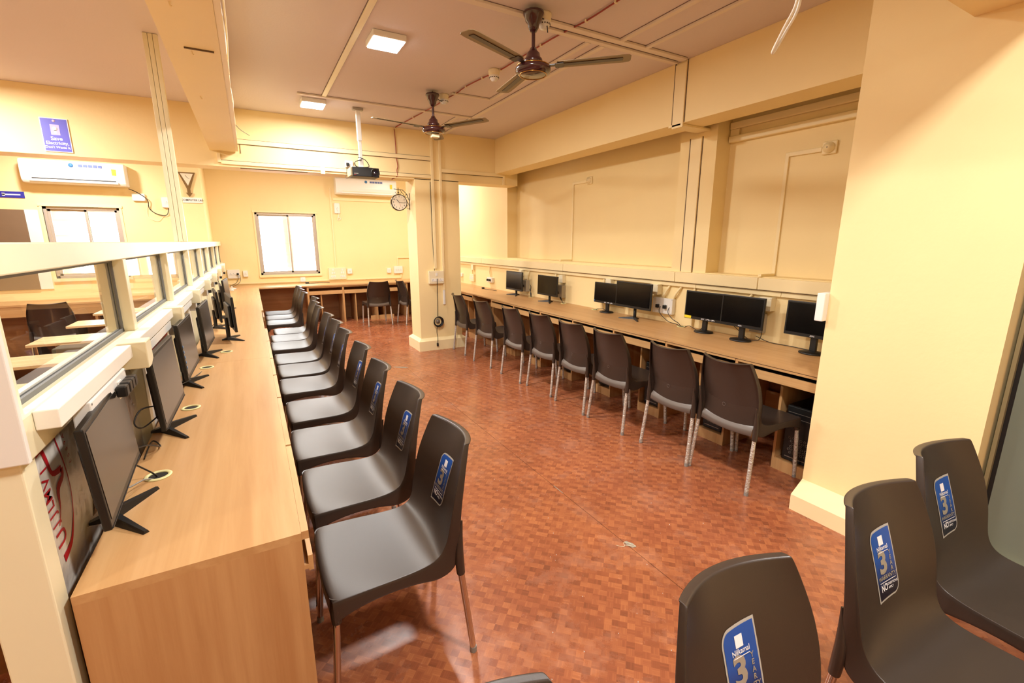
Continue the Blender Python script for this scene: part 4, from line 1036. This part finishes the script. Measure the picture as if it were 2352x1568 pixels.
# loose bundle on left ceiling beam
T = thing('beam_cable_bundle', 'white cables sagging along the lower edge of the left ceiling beam', 'cable', (0, 0, 0))
for j in range(3):
    pts = [(-.02+.012*j+random.uniform(-.008, .012), 1.2+.42*k, 2.72+.035*j+random.uniform(-.02, .02)) for k in range(13)]
    cable('', pts, [.010, .007, .005][j] if False else .008-.002*j, M_white if j < 2 else M_trim, 5, name='cable_run', parent=T)
for y in (2.1, 3.0, 3.7, 4.4, 5.2): box('cable_clip', M_ivory, -.0295, .004, y, y+.02, 2.70, 2.80, T)
box('corner_strip', M_trim, -.0295, .0, 1.0, 6.63, 2.695, 2.72, T)
cable('thin wire sticking out from the left beam end', [(-.01, 5.6, 2.80), (.04, 5.7, 2.76), (.12, 5.85, 2.74)], .0025, M_ink)
for i, (x, y, l) in enumerate(((-.20, 2.75, 'nearest'), (-.17, 3.35, 'middle'), (-.20, 4.3, 'farthest'))):
    t = thing('beam_hook', 'rusty bolt stub under the left ceiling beam, %s of three' % l, 'bolt', (x, y, 2.69))
    MB().tube([(0, 0, -.0), (.003, .006, -.012), (.010, .006, -.016)], .004, 6).build('stub', M_trim, t)
tag(MB().tube([(-.2, 3.3, 2.6855), (-.06, 3.3, 2.6855)], .0045, 6).build('clamp_rod', M_gap), 'dark rod lying flat under the left beam soffit', 'rod')
# white tie loop hanging at top right
cable('white cable tie loop hanging from above at the top right', [(1.86, 1.15, 2.63), (1.87, 1.16, 2.52), (1.845, 1.18, 2.44), (1.822, 1.20, 2.365), (1.83, 1.20, 2.362), (1.858, 1.18, 2.43), (1.885, 1.16, 2.51), (1.875, 1.15, 2.63)], .0055, M_white, name='cable_tie')

# ================================================================== wall units
def aircon(l, x0, x1, z0, z1, y, top):
    t = thing('air_conditioner', l, 'air conditioner', ((x0+x1)/2, y, z0), 0, 'split air conditioners on the far walls')
    w = (x1-x0); h = z1-z0
    prof = [(0, .0), (-.20, .0), (-.225, .03), (-.235, .07), (-.24, .12), (-.235, h-.04), (-.215, h-.01), (-.19, h), (0, h)]
    n = len(prof); mb = MB(); mb.add([(-w/2, p[0]-.001, p[1]) for p in prof]+[(w/2, p[0]-.001, p[1]) for p in prof], [tuple(range(n)), tuple(range(n, 2*n))]+[(i, (i+1) % n, (i+1) % n+n, i+n) for i in range(n)])
    mb.build('casing', M_white, t, .012)
    mb = MB(); mb.box(-w*.40, w*.40, -.2405, -.228, .052, .066); mb.build('air_slot', M_ink if top else M_ivory, t)
    mb = MB(); mb.box(-w*.42, w*.42, -.246, -.235, .018, .05, .003); mb.build('louvre', M_white, t)
    mb = MB(); mb.lathe([(0, -.2445), (.028, -.2445), (.028, -.24)], 20, (-.02*1.0, 0, h*.80), 'y'); mb.build('round_badge', M_bluet, t)
    mb = MB()
    for k in range(5): mb.box(.06+k*.055, .105+k*.055, -.2445, -.2405, h*.80-.018, h*.80+.018)
    mb.build('icon_row', mat('icon_blue', (90, 110, 170), .5), t)
    mb = MB(); mb.box(w/2-.15, w/2-.10, -.2445, -.2405, h*.45, h*.72); lab(mb.build('rating_tag', M_yel, t), 'small yellow rating tag')
    return t
aircon('white split air conditioner in the left bay by the purple sign', -2.69, -1.535, 2.47, 2.79, YL, True)
aircon('white split air conditioner on the far wall behind the projector', 1.68, 2.95, 2.62, 2.95, YF, False)
# square-ish boxes near left AC
switchboard('white isolator box hanging below the left air conditioner', (-1.445, YL, 2.33), PI, .16, .11, .04, M_white)
switchboard('grey white socket box beside the tall casing in the left bay', (-1.09, YL, 2.265), PI, .14, .16, .04, M_white, sockets=[(0, 0)])
cable('black cable drooping from the left air conditioner', [(-1.55, YL-.03, 2.45), (-1.45, YL-.06, 2.40), (-1.34, YL-.05, 2.30), (-1.33, YL-.02, 2.16), (-1.24, YL-.02, 2.08), (-1.12, YL-.02, 2.07), (-1.08, YL-.02, 2.18)], .006)
cable('thin cream wire looping on the left bay wall', [(-1.33, YL-.01, 2.3), (-1.37, YL-.01, 2.05), (-1.25, YL-.01, 1.97), (-1.15, YL-.01, 2.05), (-1.0, YL-.01, 1.95)], .003, M_ivory)
# V-shaped clock
t = thing('wall_clock', 'triangular wooden arrow shaped wall clock in the left bay', 'clock', (-.775, YL, 2.56))
MB().poly([(-.115, .19), (.115, .19), (.10, .15), (.022, -.07), (.022, -.13), (.045, -.13), (0, -.195), (-.045, -.13), (-.022, -.13), (-.022, -.07), (-.10, .15)], .03, y=-.031).build('body', M_brass, t)
MB().poly([(-.088, .17), (.088, .17), (.0, -.02)], .003, y=-.0345).build('dial', M_dial, t)
mb = MB(); mb.M = Matrix.Translation((0, 0, .11)); mb.tube([(0, -.036, 0), (.03, -.036, -.02)], .002, 4); mb.tube([(0, -.036, 0), (-.02, -.036, .035)], .002, 4); mb.build('hands', M_ink, t)
def sign(name, l, x, z, w, h, y, m, lines, cat='sign', ink=M_print, th=.012):
    t = thing(name, l, cat, (x, y, z)); MB().box(-w/2, w/2, -th, -.0005, -h/2, h/2, .002).build('panel', m, t)
    for (s_, sz, dx, dz) in lines: text_obj('lettering', s_, sz, ink, t, (lambda dx, dz: (lambda a, b: (a+dx, -th-.0015, b+dz)))(dx, dz), .01)
    return t
sign('name_plate', 'white plate reading computer lab below the triangular clock', -.745, 2.315, .27, .085, YL, M_white, [('COMPUTER LAB', .042, 0, 0)], ink=M_ink)
p = sign('poster', 'purple poster about saving electricity on the cross beam', -1.606, 2.712, .215, .325, 6.66, M_print, [])
MB().box(-.10, .10, -.0135, -.012, -.155, .155).build('purple_field', M_purple, p)
for s_, sz, dz in (('Save', .050, -.035), ('Electricity,', .042, -.078), ("Don't Waste it.", .031, -.118)):
    text_obj('lettering', s_, sz, M_print, p, (lambda dz: (lambda a, b: (a, -.0150, b+dz)))(dz), .02)
mb = MB(); mb.box(-.035, .035, -.0145, -.0136, .0, .10); q = mb.build('lamp_picture', mat('pale_lilac', (190, 180, 225), .5), p)
mb = MB(); mb.lathe([(0, -.0155), (.020, -.0155), (.020, -.0146)], 16, (0, 0, .06), 'y'); mb.box(-.008, .008, -.0155, -.0146, .015, .045); mb.build('bulb_drawing', M_print, p)
mb = MB(); mb.lathe([(0, -.0150), (.012, -.0150), (.012, -.0136)], 12, (0, 0, .135), 'y'); mb.build('round_emblem', mat('pinkish_print', (215, 190, 215), .5), p)
t = sign('direction_sign', 'small blue sign at the left edge above the brown board', -2.885, 2.305, .26, .088, YL, M_blue, [])
mb = MB(); mb.box(-.10, .09, -.0135, -.0125, -.008, .008); mb.box(-.10, -.07, -.0135, -.0125, -.02, .02); mb.build('white_marks', M_print, t)
# brown board with pale curtain in the left bay
t = thing('notice_board', 'plain brown board beside the left bay window', 'board', (-3.55, YL, 1.5))
MB().box(-.75, .755, -.03, -.0005, -.55, .60, .003).build('board', M_brownb, t); MB().box(.756, .90, -.02, -.0005, -.55, .60, .003).build('pale_strip', M_white, t)
# two-faced hanging clock on pillar
T = thing('bracket_clock', 'round double faced clock on a scrolled iron bracket at the pillar', 'clock', (2.15, 6.93, 2.21))
tilt = Matrix.Translation((-.165, 0, 0)) @ Matrix.Rotation(R(-8), 4, 'Z')
mb = MB(); mb.M = tilt; mb.lathe([(0, .045), (.108, .045), (.118, .035), (.118, -.035), (.113, -.048), (.106, -.048)], 40, axis='y'); mb.build('case', mat('dark_clock_rim', (70, 60, 44), .25, metal=.7), T)
mb = MB(); mb.M = tilt; mb.lathe([(0, -.044), (.1075, -.044)], 40, axis='y'); mb.build('dial', M_dial, T)
for k in range(12):
    a = R(90-30*(k+1)); text_obj('numeral', str(k+1), .030, M_ink, T, (lambda a: (lambda x, y: tuple(tilt @ Vector((.083*math.cos(a)+x, -.0455, .083*math.sin(a)+y)))))(a), .01)
mb = MB(); mb.M = tilt
for ang, ln, r in ((R(90+40), .055, .0035), (R(-3), .080, .0022)): mb.tube([(0, -.048, 0), (ln*math.cos(ang), -.048, ln*math.sin(ang))], r, 5)
mb.build('hands', M_black, T); mb = MB(); mb.M = tilt; mb.tube([(0, -.0475, 0), (.02, -.0475, -.06)], .0012, 4); mb.build('second_hand', M_redp, T)
mb = MB(); iron = M_inner
mb.tube([(-.002, 0, .14), (-.002, 0, -.10)], .006, 6); mb.tube([(-.23, 0, .19), (-.165, 0, .185), (-.10, 0, .18), (-.045, 0, .13), (-.004, 0, .03)], .0045, 6); mb.tube([(-.14, 0, .18), (-.09, 0, .12), (-.04, 0, .02), (-.004, 0, -.04)], .0035, 6)
mb.tube([(-.165, 0, .21), (-.165, 0, .115)], .005, 6)
for (cx, cz, r, a0, a1) in ((-.025, -.06, .025, 90, 330), (-.19, .15, .02, 180, 360), (-.14, .15, .018, 180, 360), (-.045, .10, .022, 30, 300)):
    mb.tube([(cx+r*math.cos(R(a0+(a1-a0)*k/12)), 0, cz+r*math.sin(R(a0+(a1-a0)*k/12))) for k in range(13)], .0028, 5)
mb.build('scroll_bracket', iron, T)

# far wall sockets etc.
gf = 'switchboards on the far wall'
def fbox(l, x, z, w, h, **k): return switchboard(l, (x, YF, z), PI, w, h, k.pop('d', .04), k.pop('m', M_ivory), group=gf, **k)
fbox('white switchboard with a black plug at the far left corner', -.335, 1.02, .21, .17, m=M_white, sockets=[(.05, 0), (0, 0)], plugs=[(-.07, 0)])
fbox('small white socket left of the far window', -.13, 1.02, .085, .12, m=M_white, sockets=[(0, 0)])
fbox('large cream switchboard with two groups of switches on the far wall', 1.61, .965, .36, .25, switches=[(-.10, .08), (.09, .08), (-.12, .02), (-.08, .02), (.07, .02), (.11, .02)], sockets=[(-.125, -.06), (-.075, -.06), (.07, -.06), (.12, -.06)])
fbox('small white socket right of the large far switchboard', 1.868, 1.01, .10, .11, m=M_white, sockets=[(0, 0)])
fbox('small white socket under the far window', .905, .865, .10, .09, m=M_white, sockets=[(0, 0)])
fbox('white switchboard with three sockets at the far right', 2.95, 1.01, .20, .165, m=M_white, sockets=[(-.05, 0), (.0, 0), (.05, 0)])
fbox('small white socket left of the far right switchboard', 2.735, 1.00, .09, .11, m=M_white, sockets=[(0, 0)])
fbox('white socket with a round plug below the far air conditioner', 1.705, 2.34, .11, .21, m=M_white, sockets=[(0, .0)])
T = thing('far_wall_trunking', 'thin cream trunking lines on the far wall', 'trunking', (0, 0, 0))
box('vertical_run', M_trim, 1.575, 1.605, YF-.02, YF-.0005, 1.09, 2.75, T, .003); box('level_run', M_trim, -.45, 3.02, YF-.02, YF-.0005, .815, .845, T, .003)
box('right_drop', M_trim, 3.0, 3.03, YF-.02, YF-.0005, .846, .925, T, .003); box('upper_right_run', M_trim, 2.93, 3.77, YF-.02, YF-.0005, 1.27, 1.30, T, .003); box('upper_right_drop', M_trim, 2.93, 2.96, YF-.02, YF-.0005, 1.095, 1.27, T, .003)
box('aircon_run', M_trim, 1.64, 2.95, YF-.02, YF-.0005, 2.50, 2.54, T, .003)
cable('white lead hanging from the far socket below the air conditioner', [(1.70, YF-.05, 2.32), (1.73, YF-.05, 2.22), (1.70, YF-.04, 2.10), (1.76, YF-.04, 2.13), (1.70, YF-.04, 2.16)], .005, M_white)
cable('black lead from the plug at the far left corner', [(-.265, YF-.07, 1.0), (-.27, YF-.05, .92), (-.32, YF-.06, .84), (-.42, YF-.2, .80)], .004)

# ================================================================== left bay furniture
M_bench = wood('bench_laminate', (226, 196, 150), (208, 174, 126), 'x', .25)
def bench(l, y):
    t = thing('bench_desk', l, 'desk', (-1.22, y, 0), 0, 'narrow desks of the left bay')
    box('desktop', M_bench, -.61, .60, -.0, .42, .725, .75, t, .003)
    for x in (-.55, .53): box('side_frame', M_blackm, x, x+.025, .05, .37, 0, .7249, t)
    box('modesty_panel', M_deskd, -.52, .52, .36, .372, .25, .68, t)
    box('seat_plank', M_bench, -.55, .53, -.40, -.16, .40, .422, t); 
    for x in (-.5, .48): box('seat_leg', M_blackm, x, x+.025, -.32, -.24, 0, .3999, t)
    return t
bl = ['nearest', 'second', 'third', 'fourth', 'fifth', 'sixth', 'seventh']
for i, y in enumerate([1.55, 2.62, 3.60, 4.60, 5.55, 6.6, 7.6]):
    l = 'pale narrow desk with dark frame in the left bay, %s of the row' % bl[i]
    if i == 0: b0 = bench(l, y)
    else: dup(b0, (-1.22, y, 0), 0, l)
T = thing('bay_counter', 'beech counter along the far wall of the left bay', 'counter', (0, 0, 0))
box('worktop', M_deskx, -5.0, -.62, 8.80, YL-.001, .765, DZ, T); box('front_strip', M_deskx, -5.0, -.62, 8.81, 8.83, .62, .7649, T); box('back_panel', M_deskd, -5.0, -.62, 9.2, 9.22, 0, .7649, T)
for x in (-4.9, -4.2, -3.5, -2.8, -2.1, -1.4, -.70): box('upright', M_deskz, x, x+.03, 8.83, 9.2, 0, .7649, T)

# litter on the floor
rl_ = random.Random(3)
t = thing('straw_piece', 'short white straw piece on the floor near the bottom chair', 'litter', (1.30, .93, .003)); MB().tube([(0, 0, 0), (.035, -.012, 0)], .003, 6).build('straw', M_white, t)
mb = MB()
for k in range(140):
    x = rl_.uniform(.8, 2.6); y = rl_.uniform(.9, 5.5); s_ = rl_.uniform(.0012, .0035)
    mb.add([(x-s_, y-s_, .0003), (x+s_, y-s_*.6, .0003), (x+s_*.3, y+s_, .0003), (x, y, .0003+s_*1.2)], [(0, 1, 3), (1, 2, 3), (2, 0, 3)])
o = mb.build('dust_specks', M_white); o['kind'] = 'stuff'; o['label'] = 'tiny pale specks of litter on the vinyl floor'; o['category'] = 'litter'
cable('thin curled thread lying on the floor near the joint', [(1.60, 1.66, .002), (1.63, 1.63, .002), (1.66, 1.66, .002), (1.69, 1.60, .002), (1.64, 1.64, .002)], .0012, M_ivory, name='thread')
# shrink wrap name duplicates of shared objects removed from root
